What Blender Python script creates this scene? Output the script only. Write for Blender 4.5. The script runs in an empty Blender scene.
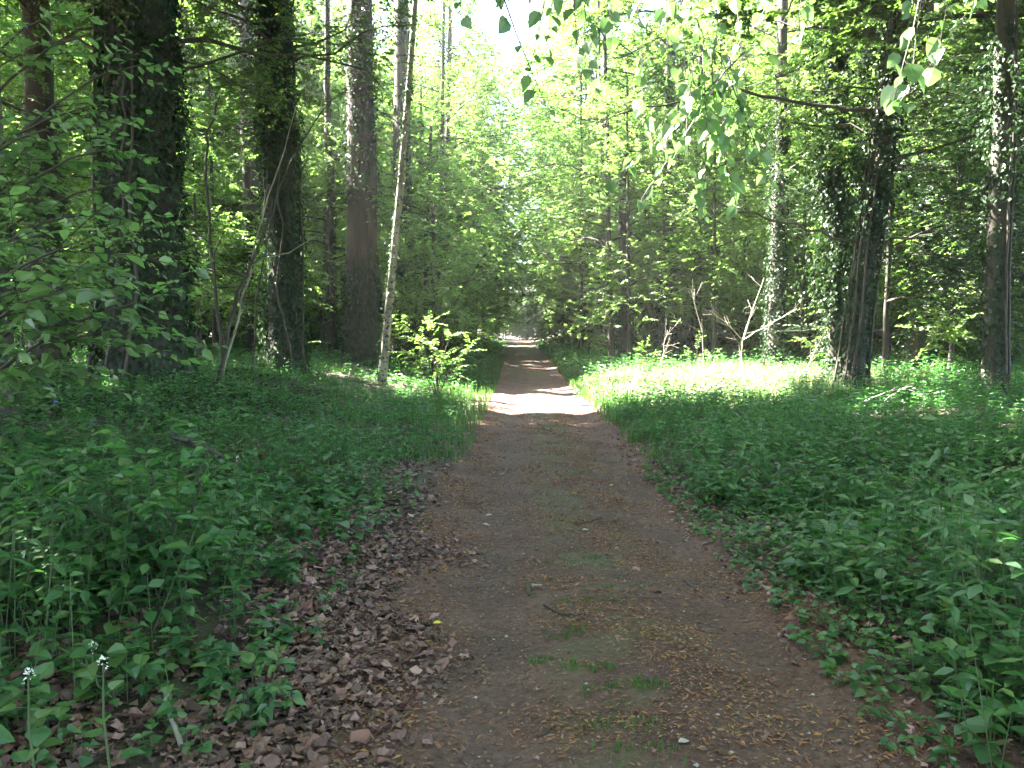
import bpy, math
import numpy as np
from mathutils import Vector

SC = bpy.context.scene
COL = SC.collection
rng = np.random.default_rng(7)
PI = math.pi

# ------------------------------------------------------------------ constants
SUN_AZ, SUN_EL = math.radians(-65), math.radians(50)
SUN = np.array([math.sin(SUN_AZ)*math.cos(SUN_EL), math.cos(SUN_AZ)*math.cos(SUN_EL), math.sin(SUN_EL)])
EYE = 1.5
PATH_L, PATH_R, PATH_C = -0.78, 1.66, 0.45


def sstep(a, b, x):
    t = np.clip((x-a)/(b-a), 0, 1)
    return t*t*(3-2*t)


def noise(x, y, s, seed=0):
    """smooth noise, about -1..1, features about s metres wide"""
    r = np.random.default_rng(1000+seed)
    out = 0
    for k in range(7):
        a = r.uniform(0, 2*PI); f = r.uniform(.6, 1.9)*2*PI/(s*2.2); p = r.uniform(0, 2*PI)
        out = out+np.sin((x*math.cos(a)+y*math.sin(a))*f+p)
    return out/2.9


def height(x, y):
    x = np.asarray(x, float); y = np.asarray(y, float)
    prof = 0.32*sstep(22, 40, y)+0.45*sstep(50, 105, y)
    left = 0.10*sstep(-0.9, -1.8, x)+0.62*sstep(-1.7, -6.0, x)*(0.55+0.45*sstep(3, 12, y))
    right = 0.08*sstep(1.6, 2.6, x)+0.22*sstep(3, 9, x)
    off = sstep(0.0, 1.3, np.abs(x-PATH_C)-1.0)
    bump = off*(0.06*noise(x, y, 1.6, 1)+0.05*noise(x, y, 4.5, 2))+0.012*noise(x, y, .5, 3)
    rut = -0.05*np.exp(-((x+0.15)/.28)**2)-0.045*np.exp(-((x-1.15)/.28)**2)
    return prof+left+right+bump+rut


# ------------------------------------------------------------------ mesh building
class Geo:
    def __init__(self):
        self.V, self.F, self.n = [], [], 0

    def add(self, V, F, m=0):
        if len(V) == 0:
            return self
        V = np.asarray(V, np.float32).reshape(-1, 3); F = np.asarray(F, np.int64)
        self.V.append(V); self.F.append((F+self.n, m)); self.n += len(V)
        return self

    def mesh(self, name, mats, smooth=False):
        me = bpy.data.meshes.new(name)
        V = np.concatenate(self.V)
        idx, start, mi, pos = [], [], [], 0
        for F, m in self.F:
            k = F.shape[1]
            idx.append(F.ravel()); start.append(pos+np.arange(len(F))*k); mi.append(np.full(len(F), m)); pos += F.size
        idx = np.concatenate(idx).astype(np.int32); start = np.concatenate(start).astype(np.int32); mi = np.concatenate(mi).astype(np.int32)
        me.vertices.add(len(V)); me.vertices.foreach_set("co", V.ravel())
        me.loops.add(len(idx)); me.loops.foreach_set("vertex_index", idx)
        me.polygons.add(len(start)); me.polygons.foreach_set("loop_start", start)
        for m in mats:
            me.materials.append(m)
        me.polygons.foreach_set("material_index", mi)
        me.polygons.foreach_set("use_smooth", np.full(len(start), bool(smooth)))
        me.update(calc_edges=True)
        return me

    def obj(self, name, mats, parent=None, smooth=False):
        if not isinstance(mats, (list, tuple)):
            mats = [mats]
        o = bpy.data.objects.new(name, self.mesh(name, mats, smooth))
        COL.objects.link(o)
        if parent is not None:
            o.parent = parent
        return o


def tag(o, label=None, cat=None, group=None, kind=None):
    for k, v in (("label", label), ("category", cat), ("group", group), ("kind", kind)):
        if v:
            o[k] = v
    return o


def empty(name, label, cat, loc, group=None):
    o = bpy.data.objects.new(name, None); COL.objects.link(o)
    o.location = [float(c) for c in loc]; o.empty_display_size = .2
    return tag(o, label, cat, group)


def unit(a):
    return a/np.maximum(np.linalg.norm(a, axis=-1, keepdims=True), 1e-9)


def smooth_line(P, n, passes=3):
    P = np.asarray(P, float); s = np.linspace(0, 1, len(P)); q = np.linspace(0, 1, n)
    o = np.stack([np.interp(q, s, P[:, c]) for c in range(3)], 1)
    for _ in range(passes):
        o[1:-1] = .25*o[:-2]+.5*o[1:-1]+.25*o[2:]
    return o


def tube(P, R, seg=8, rough=0.0, r=rng, flute=0.0):
    """tapering tube round a polyline, its end closed"""
    P = np.asarray(P, float); R = np.asarray(R, float); n = len(P)
    T = unit(np.gradient(P, axis=0))
    ref = np.array([0, 0, 1.]) if abs(T[:, 2]).mean() < .7 else np.array([1., 0, 0])
    A = unit(np.cross(T, ref)); B = np.cross(T, A)
    th = np.arange(seg)*2*PI/seg
    rr = np.repeat(R[:, None], seg, 1)
    if rough:
        rr = rr*(1+rough*r.normal(size=(n, seg)))
    if flute:
        ph = r.uniform(0, 6)
        rr = rr*(1+flute*(np.sin(3*th+ph)+.6*np.sin(5*th+2*ph))[None, :])
    V = P[:, None]+rr[..., None]*(np.cos(th)[None, :, None]*A[:, None]+np.sin(th)[None, :, None]*B[:, None])
    i = np.arange(n-1)[:, None]*seg; j = np.arange(seg)[None]; k = (j+1) % seg
    F = np.stack([i+j, i+k, i+seg+k, i+seg+j], -1).reshape(-1, 4)
    V = V.reshape(-1, 3)
    return V, F


def capped(geo, P, R, seg=8, m=0, rough=0., r=rng, flute=0.):
    V, F = tube(P, R, seg, rough, r, flute)
    geo.add(V, F, m)
    e = V[-seg:]; geo.add(np.vstack([e, e.mean(0)]), [[q, (q+1) % seg, seg] for q in range(seg)], m)


def prisms(S, M, E, r0, r1):
    """many thin three-sided twigs start-mid-end at once"""
    n = len(S)
    if n == 0:
        return np.zeros((0, 3)), np.zeros((0, 4), int)
    T = unit(E-S); ref = np.where(np.abs(T[:, 2:3]) < .8, np.array([[0, 0, 1.]]), np.array([[1., 0, 0]]))
    A = unit(np.cross(T, ref)); B = np.cross(T, A)
    r0 = np.broadcast_to(r0, (n,)); r1 = np.broadcast_to(r1, (n,))
    V = []
    for P, rr in ((S, r0), (M, (r0+r1)/2), (E, r1)):
        for q in range(3):
            a = q*2*PI/3
            V.append(P+rr[:, None]*(math.cos(a)*A+math.sin(a)*B))
    V = np.stack(V, 1).reshape(-1, 3)
    f = np.array([[q, (q+1) % 3, 3+(q+1) % 3, 3+q] for q in range(3)]+[[3+q, 3+(q+1) % 3, 6+(q+1) % 3, 6+q] for q in range(3)])
    F = (np.arange(n)[:, None, None]*9+f[None]).reshape(-1, 4)
    return V, F


def leaf_mesh(P, D, N, L, W, kind='small', r=rng, crumple=0.):
    """leaves as folded blades. P base, D direction, N upper side, L length, W width"""
    n = len(P)
    if n == 0:
        return np.zeros((0, 3)), np.zeros((0, 3), int)
    D = unit(D); S = unit(np.cross(D, N)); N = np.cross(S, D)
    L = np.broadcast_to(L, (n,))[:, None]; W = np.broadcast_to(W, (n,))[:, None]
    if kind == 'small':
        fold = W*r.uniform(.0, .3, (n, 1))
        V = np.stack([P, P+D*L*.42+S*W*.5+N*fold, P+D*L-N*L*.12, P+D*L*.42-S*W*.5+N*fold], 1)
        f = np.array([[0, 2, 1], [0, 3, 2]])
    else:
        dr = r.uniform(-.05, .35, (n, 1)); fo = r.uniform(.02, .28, (n, 1))
        def pt(t, w):
            return P+D*L*t+S*W*w-N*L*dr*t*t+N*W*abs(w)*fo*1.6
        if kind == 'broad':   # heart-shaped
            rows = [pt(0, 0), pt(.10, .40), pt(.38, .52), pt(.74, .28), pt(1, 0), pt(.74, -.28), pt(.38, -.52), pt(.10, -.40), pt(.34, 0), pt(.70, 0)]
        else:
            rows = [pt(0, 0), pt(.16, .26), pt(.42, .50), pt(.76, .30), pt(1, 0), pt(.76, -.30), pt(.42, -.50), pt(.16, -.26), pt(.34, 0), pt(.70, 0)]
        V = np.stack(rows, 1)
        f = np.array([[0, 8, 1], [1, 8, 2], [8, 9, 2], [2, 9, 3], [9, 4, 3], [0, 7, 8], [7, 6, 8], [8, 6, 9], [6, 5, 9], [9, 5, 4]])
    if crumple:
        k = V.shape[1]; V = V+N[:, None]*(L[:, None]*r.normal(0, crumple, (n, k, 1)))+(S[:, None]+D[:, None])*(L[:, None]*r.normal(0, crumple*.5, (n, k, 1)))
    F = (np.arange(n)[:, None, None]*V.shape[1]+f[None]).reshape(-1, 3)
    return V.reshape(-1, 3), F


# ------------------------------------------------------------------ materials
def new_mat(name):
    m = bpy.data.materials.new(name); m.use_nodes = True
    m.node_tree.nodes.clear()
    return m, m.node_tree.nodes, m.node_tree.links


def ramp(nd, stops):
    r = nd.new('ShaderNodeValToRGB'); e = r.color_ramp.elements
    while len(e) < len(stops):
        e.new(.5)
    for q, (p, c) in zip(e, stops):
        q.position = p; q.color = (*c, 1)
    return r


def leaf_mat(name, cols, trans, tmix=.45, gloss=.05, rough=.4):
    """leaf: tones differ from leaf to leaf; light passes through"""
    m, nd, lk = new_mat(name)
    g = nd.new('ShaderNodeNewGeometry')
    n = len(cols)
    rc = ramp(nd, [(i/(n-1), c) for i, c in enumerate(cols)]); rt = ramp(nd, [(i/(len(trans)-1), c) for i, c in enumerate(trans)])
    lk.new(g.outputs['Random Per Island'], rc.inputs[0]); lk.new(g.outputs['Random Per Island'], rt.inputs[0])
    d = nd.new('ShaderNodeBsdfDiffuse'); t = nd.new('ShaderNodeBsdfTranslucent'); gl = nd.new('ShaderNodeBsdfGlossy')
    gl.inputs['Roughness'].default_value = rough
    lk.new(rc.outputs[0], d.inputs[0]); lk.new(rt.outputs[0], t.inputs[0])
    m1 = nd.new('ShaderNodeMixShader'); m1.inputs[0].default_value = tmix
    m2 = nd.new('ShaderNodeMixShader'); m2.inputs[0].default_value = gloss
    lk.new(d.outputs[0], m1.inputs[1]); lk.new(t.outputs[0], m1.inputs[2])
    lk.new(m1.outputs[0], m2.inputs[1]); lk.new(gl.outputs[0], m2.inputs[2])
    o = nd.new('ShaderNodeOutputMaterial'); lk.new(m2.outputs[0], o.inputs[0])
    return m


def bark_mat(name, c1, c2, c3, scale=6., bump=.6, stretch=.12):
    m, nd, lk = new_mat(name)
    tc = nd.new('ShaderNodeTexCoord'); mp = nd.new('ShaderNodeMapping'); mp.inputs['Scale'].default_value = (1, 1, stretch)
    lk.new(tc.outputs['Object'], mp.inputs[0])
    n1 = nd.new('ShaderNodeTexNoise'); n1.inputs['Scale'].default_value = scale; n1.inputs['Detail'].default_value = 8
    lk.new(mp.outputs[0], n1.inputs[0])
    n2 = nd.new('ShaderNodeTexNoise'); n2.inputs['Scale'].default_value = 1.3; n2.inputs['Detail'].default_value = 4
    lk.new(tc.outputs['Object'], n2.inputs[0])
    r1 = ramp(nd, [(.35, c1), (.62, c2)]); lk.new(n1.outputs['Fac'], r1.inputs[0])
    r2 = ramp(nd, [(.48, (0, 0, 0)), (.66, (1, 1, 1))]); lk.new(n2.outputs['Fac'], r2.inputs[0])
    mx = nd.new('ShaderNodeMix'); mx.data_type = 'RGBA'; mx.inputs[7].default_value = (*c3, 1)
    lk.new(r2.outputs[0], mx.inputs[0]); lk.new(r1.outputs[0], mx.inputs[6])
    b = nd.new('ShaderNodeBsdfPrincipled'); b.inputs['Roughness'].default_value = .85
    lk.new(mx.outputs[2], b.inputs['Base Color'])
    bp = nd.new('ShaderNodeBump'); bp.inputs['Strength'].default_value = bump; bp.inputs['Distance'].default_value = .03
    lk.new(n1.outputs['Fac'], bp.inputs['Height']); lk.new(bp.outputs[0], b.inputs['Normal'])
    o = nd.new('ShaderNodeOutputMaterial'); lk.new(b.outputs[0], o.inputs[0])
    return m


def island_mat(name, cols, rough=.7, tr=0.0):
    m, nd, lk = new_mat(name)
    g = nd.new('ShaderNodeNewGeometry')
    rc = ramp(nd, [(i/(len(cols)-1), c) for i, c in enumerate(cols)]); lk.new(g.outputs['Random Per Island'], rc.inputs[0])
    b = nd.new('ShaderNodeBsdfPrincipled'); b.inputs['Roughness'].default_value = rough
    lk.new(rc.outputs[0], b.inputs['Base Color'])
    o = nd.new('ShaderNodeOutputMaterial'); lk.new(b.outputs[0], o.inputs[0])
    return m


def ground_mat(name, path):
    m, nd, lk = new_mat(name)
    tc = nd.new('ShaderNodeTexCoord')
    def nz(s, d=6):
        n = nd.new('ShaderNodeTexNoise'); n.inputs['Scale'].default_value = s; n.inputs['Detail'].default_value = d
        lk.new(tc.outputs['Object'], n.inputs[0]); return n
    a, b_, c = nz(2.2), nz(28, 8), nz(.7, 3)
    if path:
        r1 = ramp(nd, [(.3, (.062, .026, .0195)), (.5, (.098, .044, .034)), (.7, (.135, .065, .054))])
    else:
        r1 = ramp(nd, [(.3, (.028, .020, .013)), (.5, (.048, .034, .022)), (.7, (.075, .054, .036))])
    lk.new(a.outputs['Fac'], r1.inputs[0])
    r2 = ramp(nd, [(.3, (.55, .55, .55)), (.7, (1.4, 1.4, 1.4))]); lk.new(b_.outputs['Fac'], r2.inputs[0])
    mul = nd.new('ShaderNodeMix'); mul.data_type = 'RGBA'; mul.blend_type = 'MULTIPLY'; mul.inputs[0].default_value = 1
    lk.new(r1.outputs[0], mul.inputs[6]); lk.new(r2.outputs[0], mul.inputs[7])
    last = mul.outputs[2]
    d_, e_ = nz(75, 4), nz(150, 3)
    for q, lo, hi, c3 in ((d_, .60, .68, (.17, .105, .07) if path else (.11, .07, .045)), (e_, .62, .70, (.022, .015, .011)), (nz(42, 5), .64, .70, (.20, .155, .125) if path else (.13, .09, .065))):
        rs = ramp(nd, [(lo, (0, 0, 0)), (hi, (.85, .85, .85))]); lk.new(q.outputs['Fac'], rs.inputs[0])
        ms = nd.new('ShaderNodeMix'); ms.data_type = 'RGBA'; ms.inputs[7].default_value = (*c3, 1)
        lk.new(rs.outputs[0], ms.inputs[0]); lk.new(last, ms.inputs[6]); last = ms.outputs[2]
    sx = nd.new('ShaderNodeSeparateXYZ'); lk.new(tc.outputs['Object'], sx.inputs[0])
    if path:                     # moss on the crown between the wheel tracks
        d = nd.new('ShaderNodeMath'); d.operation = 'SUBTRACT'; d.inputs[1].default_value = .52; lk.new(sx.outputs[0], d.inputs[0])
        ab = nd.new('ShaderNodeMath'); ab.operation = 'ABSOLUTE'; lk.new(d.outputs[0], ab.inputs[0])
        ma = nd.new('ShaderNodeMapRange'); ma.inputs[1].default_value = .15; ma.inputs[2].default_value = .5; ma.inputs[3].default_value = 1; ma.inputs[4].default_value = 0
        lk.new(ab.outputs[0], ma.inputs[0])
        rn = ramp(nd, [(.46, (0, 0, 0)), (.62, (.7, .7, .7))]); lk.new(a.outputs['Fac'], rn.inputs[0])
        mm = nd.new('ShaderNodeMath'); mm.operation = 'MULTIPLY'; lk.new(ma.outputs[0], mm.inputs[0]); lk.new(rn.outputs[0], mm.inputs[1])
        for xr in (-.15, 1.15):
            d2 = nd.new('ShaderNodeMath'); d2.operation = 'SUBTRACT'; d2.inputs[1].default_value = xr; lk.new(sx.outputs[0], d2.inputs[0])
            a2 = nd.new('ShaderNodeMath'); a2.operation = 'ABSOLUTE'; lk.new(d2.outputs[0], a2.inputs[0])
            m2 = nd.new('ShaderNodeMapRange'); m2.inputs[1].default_value = .06; m2.inputs[2].default_value = .34; m2.inputs[3].default_value = .5; m2.inputs[4].default_value = 0
            lk.new(a2.outputs[0], m2.inputs[0])
            r_ = ramp(nd, [(.36, (.15, .15, .15)), (.56, (1, 1, 1))]); lk.new(c.outputs['Fac'], r_.inputs[0])
            k2 = nd.new('ShaderNodeMath'); k2.operation = 'MULTIPLY'; lk.new(m2.outputs[0], k2.inputs[0]); lk.new(r_.outputs[0], k2.inputs[1])
            g2 = nd.new('ShaderNodeMix'); g2.data_type = 'RGBA'; lk.new(k2.outputs[0], g2.inputs[0]); lk.new(last, g2.inputs[6])
            gm = nd.new('ShaderNodeMix'); gm.data_type = 'RGBA'; gm.blend_type = 'MULTIPLY'; gm.inputs[0].default_value = 1; gm.inputs[6].default_value = (.074, .050, .044, 1); lk.new(r2.outputs[0], gm.inputs[7])
            lk.new(gm.outputs[2], g2.inputs[7]); last = g2.outputs[2]
        mg = nd.new('ShaderNodeMix'); mg.data_type = 'RGBA'; mg.inputs[7].default_value = (.045, .068, .020, 1)
        lk.new(mm.outputs[0], mg.inputs[0]); lk.new(last, mg.inputs[6]); last = mg.outputs[2]
    else:                        # green low growth away from the path
        rn = ramp(nd, [(.5, (0, 0, 0)), (.68, (.45, .45, .45))]); lk.new(c.outputs['Fac'], rn.inputs[0])
        mg = nd.new('ShaderNodeMix'); mg.data_type = 'RGBA'; mg.inputs[7].default_value = (.028, .046, .016, 1)
        lk.new(rn.outputs[0], mg.inputs[0]); lk.new(last, mg.inputs[6]); last = mg.outputs[2]
    b = nd.new('ShaderNodeBsdfPrincipled'); b.inputs['Roughness'].default_value = .9
    lk.new(last, b.inputs['Base Color'])
    bp = nd.new('ShaderNodeBump'); bp.inputs['Strength'].default_value = 1.0; bp.inputs['Distance'].default_value = .03
    lk.new(b_.outputs['Fac'], bp.inputs['Height']); lk.new(bp.outputs[0], b.inputs['Normal'])
    o = nd.new('ShaderNodeOutputMaterial'); lk.new(b.outputs[0], o.inputs[0])
    return m


M = {
    'leaf': leaf_mat('hornbeam_leaf', [(.045, .085, .020), (.062, .115, .026), (.085, .135, .030)], [(.17, .37, .055), (.24, .45, .075), (.33, .51, .105)], .55, .05, .42),
    'leaf_far': leaf_mat('wood_leaf', [(.045, .09, .022), (.065, .12, .028), (.09, .14, .03)], [(.18, .38, .055), (.26, .46, .08), (.36, .52, .11)], .55, .04, .5),
    'lime': leaf_mat('lime_leaf', [(.05, .10, .03), (.07, .13, .04), (.075, .14, .05)], [(.15, .32, .08), (.20, .39, .10), (.25, .43, .12)], .55, .06, .4),
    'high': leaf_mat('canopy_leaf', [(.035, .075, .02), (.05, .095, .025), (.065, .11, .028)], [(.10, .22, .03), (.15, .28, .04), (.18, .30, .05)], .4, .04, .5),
    'ivy': leaf_mat('ivy_leaf', [(.012, .030, .012), (.020, .045, .016), (.030, .058, .020)], [(.03, .07, .015), (.04, .09, .02), (.06, .11, .02)], .2, .03, .45),
    'holly': leaf_mat('shade_dark_leaf', [(.014, .036, .014), (.022, .052, .018), (.032, .066, .024)], [(.03, .08, .02), (.04, .10, .025), (.06, .12, .03)], .2, .05, .4),  # leaves darkened: shade of the right wood put into their colour
    'herb': leaf_mat('herb_leaf', [(.030, .092, .030), (.047, .132, .042), (.074, .166, .052), (.11, .17, .045)], [(.05, .22, .035), (.08, .28, .045), (.12, .33, .05)], .4, .05, .42),
    'sapleaf': leaf_mat('sapling_leaf', [(.045, .13, .04), (.065, .165, .05), (.085, .18, .055)], [(.09, .30, .05), (.12, .35, .06), (.16, .38, .07)], .45, .05, .42),
    'grass': leaf_mat('grass_blade', [(.035, .085, .022), (.05, .11, .028), (.07, .13, .032)], [(.08, .20, .03), (.12, .26, .04), (.15, .28, .05)], .4, .04, .45),
    'moss': leaf_mat('moss_grass', [(.04, .10, .018), (.055, .13, .025), (.08, .14, .03)], [(.08, .18, .03), (.1, .2, .03), (.12, .22, .04)], .3, .03, .6),
    'stem': island_mat('green_stem', [(.05, .09, .03), (.07, .11, .04), (.09, .10, .05)]),
    'twig': island_mat('brown_twig', [(.028, .022, .016), (.045, .035, .025), (.06, .05, .036)]),
    'dead': island_mat('bleached_wood', [(.30, .27, .21), (.38, .34, .27), (.42, .38, .31)]),
    'litter': island_mat('dead_leaf', [(0.050, 0.022, 0.017), (0.124, 0.054, 0.040), (0.212, 0.094, 0.077), (0.074, 0.035, 0.029), (0.250, 0.128, 0.110), (0.062, 0.030, 0.027), (0.150, 0.077, 0.070), (0.057, 0.029, 0.027), (0.349, 0.195, 0.179), (0.100, 0.048, 0.038)], .6),
    'bits': island_mat('bud_scale', [(.13, .050, .022), (.24, .10, .04), (.32, .155, .06), (.16, .066, .034), (.30, .18, .09)], .7),
    'stone': island_mat('pebble_stone', [(.16, .14, .13), (.26, .24, .23), (.35, .33, .31)], .7),
    'yellow': island_mat('yellow_leaf', [(.55, .42, .03), (.60, .48, .05)], .5),
    'pale': island_mat('pale_dead_leaf', [(.30, .25, .22), (.38, .33, .30)], .6),
    'petal': island_mat('white_petal', [(.70, .70, .64), (.78, .78, .72)], .6),
    'blue': island_mat('blue_petal', [(.12, .10, .42), (.17, .14, .50)], .6),
    'bark': bark_mat('grey_bark', (.026, .021, .016), (.070, .058, .046), (.040, .050, .026)),
    'bark_brown': bark_mat('brown_furrowed_bark', (.011, .008, .006), (.058, .038, .028), (.030, .027, .018), 11, 1.0, .10),
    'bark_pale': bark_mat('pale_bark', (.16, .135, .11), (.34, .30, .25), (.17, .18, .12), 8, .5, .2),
    'soil': ground_mat('forest_soil', False),
    'path': ground_mat('trodden_earth', True),
}

# ------------------------------------------------------------------ gaps in the canopy where the sun comes through
# (centre x, y, half widths) of sun flecks on the ground; crowns have openings towards the sun from there
FLECKS = [(0.3, 18.1, 2.6, 2.6), (3.4, 19.8, 3.2, 4.8), (6.4, 23.0, 3.4, 6.0), (-2.6, 19.0, 1.6, 2.2), (-4.2, 17.6, 1.2, 1.2), (0.4, 33.0, 2.0, 1.3), (0.4, 37.5, 2.0, .8), (.3, 50, 3, 2.5),
          (6.2, 12.9, 1.0, .5), (9.0, 18.0, 1.2, 1.6), (11, 24, 2.5, 2), (-10.5, 17.5, 2.0, 1.4), (3, 29, 2.0, 1.2), (-3.5, 27, 1.5, 2)]
BEAMS = []          # (point a, point b, radius): stretches of trunk the sun reaches


def sun_open(P, seed=0):
    """True where foliage is missing because the canopy is open towards the sun there"""
    g = P[:, :2]-SUN[None, :2]*((P[:, 2:3]-.3)/SUN[2])
    wob = 1.08+.10*noise(g[:, 0], g[:, 1], 1.1, 40)+.06*noise(g[:, 0], g[:, 1], .5, 41)
    m = np.zeros(len(P), bool)
    hi = P[:, 2] > 2.2
    for x, y, a, b in FLECKS:
        m |= hi & (((g[:, 0]-x)/a)**2+((g[:, 1]-y)/b)**2 < wob)
    for A, B, r in BEAMS:
        A = np.array(A); B = np.array(B); ab = B-A
        n = np.cross(ab, SUN); n /= np.linalg.norm(n)
        d = (P-A)@n
        mat = np.stack([ab, SUN, n], 1); co = np.linalg.solve(mat, (P-A).T)
        m |= (np.abs(d) < r) & (co[0] > 0) & (co[0] < 1) & (co[1] > .25)
    return m


def ride_open(P):
    """the open air over the path: no foliage low over it, and a slot of sky along it"""
    x, y, z = P[:, 0], P[:, 1], P[:, 2]
    yy = np.maximum(y, .5)
    low = (np.abs(x-PATH_C) < 1.5) & (z < 2.6+.02*y)
    u = (x/yy+.016)/.040; v = (z-EYE)/yy
    w = 1+.3*noise(x, z, .9, 50)
    slot = (y > 6) & (v > .33) & (u*u+((v-.45)/.112)**2 < w)
    near = (y > -1) & (y < 7.5) & (np.abs(x) < .72*yy+.4) & (z < 1.5+.52*yy+.6)
    return low | slot | near


# ------------------------------------------------------------------ trees
def sprays(S, D, Lt, m, leafL, r, droop=.15, hang=False, asp=.62):
    """leaves set alternately along twigs S->S+D*Lt; returns P,D,N,L"""
    n = len(S)
    t = (np.arange(m)+.6)/m
    t = np.clip(t[None]+r.uniform(-.3, .3, (n, m))/m, .05, 1.0)
    D = unit(D)
    P = S[:, None]+D[:, None]*(Lt[:, None]*t)[..., None]
    P[..., 2] -= droop*Lt[:, None]*t**2
    H = unit(np.stack([-D[:, 1], D[:, 0], np.zeros(n)], 1))
    sgn = np.where(np.arange(m) % 2 == 0, 1., -1.)[None, :, None]
    LD = D[:, None]*.55+H[:, None]*sgn*.8+r.normal(0, .18, (n, m, 3))
    LD[..., 2] -= .25+(.9 if hang else 0)
    N = np.zeros((n, m, 3)); N[..., 2] = 1; N += r.normal(0, .45, (n, m, 3))
    if hang:
        N += H[:, None]*sgn*.6-D[:, None]*.4
    L = leafL*r.uniform(.6, 1.2, (n, m))*(1-.3*t)
    return P.reshape(-1, 3), LD.reshape(-1, 3), N.reshape(-1, 3), L.reshape(-1)


def trunk_line(H, lean, wander, r, n=26):
    z = np.linspace(-.25, H, n)
    x = lean[0]*z+wander*np.cumsum(r.normal(0, .05, n)); y = lean[1]*z+wander*np.cumsum(r.normal(0, .05, n))
    x -= np.interp(0, z, x); y -= np.interp(0, z, y)
    return np.stack([x, y, z], 1)


def crown_parts(TL, TR, base, z0, z1, R, nl, nt, m, leafL, r, kind='round', cull=True, rise=.35, asp=.62, keepdir=None, droop=.15):
    """limbs, twigs and leaves of one crown in the tree's own coordinates"""
    wood = Geo(); P_, D_, N_, L_ = [], [], [], []
    TS, TM, TE = [], [], []
    H = TL[-1, 2]
    for k in range(nl):
        u = min(1., max(0., (k+.5)/nl+r.normal(0, .06)))
        z = z0+(z1-z0)*u
        c = np.array([np.interp(z, TL[:, 2], TL[:, q]) for q in range(3)])
        rt = np.interp(z, TL[:, 2], TR)
        az = k*2.39996+r.uniform(-.5, .5)
        prof = {'round': math.sqrt(max(.12, 1-(2*u-.8)**2*.75)), 'cone': 1.05-.75*u, 'low': 1-.45*u}[kind]
        ln = R*prof*r.uniform(.55, 1.25)
        d = np.array([math.cos(az), math.sin(az), 0])
        s = np.linspace(0, 1, 6)
        up = rise*r.uniform(.2, 2.2)*ln*(s-r.uniform(.3, .75)*s**2)
        pts = c+d*(ln*s)[:, None]; pts[:, 2] += up
        pts[1:] += np.cumsum(r.normal(0, ln*.04, (5, 3)), 0)
        if cull and k % 1 == 0 and (sun_open(pts[2:]+base).any() or ride_open(pts[2:]+base).any()):
            e = np.argmax(sun_open(pts+base) | ride_open(pts+base)) if (sun_open(pts+base) | ride_open(pts+base)).any() else 6
        else:
            e = 6
        rl = min(rt*.45, .009*ln+.008)
        if e >= 2:
            capped(wood, pts[:e], rl*(1-.85*s[:e]/s[e-1])+.003, 5, 0)
        tt = r.uniform(.16, 1.0, nt)**.8
        S = np.stack([np.interp(tt, s, pts[:, q]) for q in range(3)], 1)
        sd = np.where(r.uniform(size=nt) < .5, 1, -1)*r.uniform(.35, 1.35, nt)
        a2 = az+sd
        Dt = np.stack([np.cos(a2), np.sin(a2), r.normal(.08, .42, nt)], 1)
        Lt = r.uniform(.45, 1.0, nt)*(.35+.22*ln)*(1.15-.5*tt)
        S = S+np.stack([r.normal(0, .05, nt)*ln*.4, r.normal(0, .05, nt)*ln*.4, r.normal(0, .13, nt)*ln], 1)
        TS.append(S); TE.append(S+unit(Dt)*Lt[:, None]-np.array([0, 0, 1])*droop*Lt[:, None]); TM.append(S+unit(Dt)*Lt[:, None]*.5-np.array([0, 0, 1])*droop*.25*Lt[:, None])
        p, dd, nn, ll = sprays(S, Dt, Lt, m, leafL, r, droop)
        P_.append(p); D_.append(dd); N_.append(nn); L_.append(ll)
    P, D, N, L = (np.concatenate(q) for q in (P_, D_, N_, L_))
    TS, TM, TE = (np.concatenate(q) for q in (TS, TM, TE))
    if cull:
        keep = ~(sun_open(P+base) | ride_open(P+base)); P, D, N, L = P[keep], D[keep], N[keep], L[keep]
        k2 = ~(sun_open(TE+base) | ride_open(TE+base) | sun_open(TS+base) | ride_open(TM+base)); TS, TM, TE = TS[k2], TM[k2], TE[k2]
    return wood, (TS, TM, TE), (P, D, N, L)


def ivy_on(TL, TR, z0, z1, dens, thick, r, leafL=.075):
    Ls = z1-z0
    n = int(dens*2*PI*TR.mean()*Ls*1.3+dens*Ls*thick*2)
    z = r.uniform(z0, z1, n); a = r.uniform(0, 2*PI, n)
    kp = r.uniform(size=n) < np.clip((z1-z)/(.35*Ls)+.25*noise(a*1.5, z, .8, 95), 0.03, 1); z, a = z[kp], a[kp]; n = len(z)
    c = np.stack([np.interp(z, TL[:, 2], TL[:, q]) for q in range(3)], 1); rt = np.interp(z, TL[:, 2], TR)
    cl = np.clip(.55+.55*noise(a*1.2, z, .55, 60+int(r.integers(0, 20)))+.35*noise(a*2, z, 1.6, 90), 0.02, 1.4)
    rad = rt*1.0+thick*cl*r.uniform(.15, 1, n)+.01
    O = np.stack([np.cos(a), np.sin(a), np.zeros(n)], 1)
    P = c+O*rad[:, None]
    D = O*.35+r.normal(0, .45, (n, 3)); D[:, 2] -= .9
    N = O+r.normal(0, .4, (n, 3)); N[:, 2] += .55
    return P, D, N, leafL*r.uniform(.55, 1.25, n)


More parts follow.
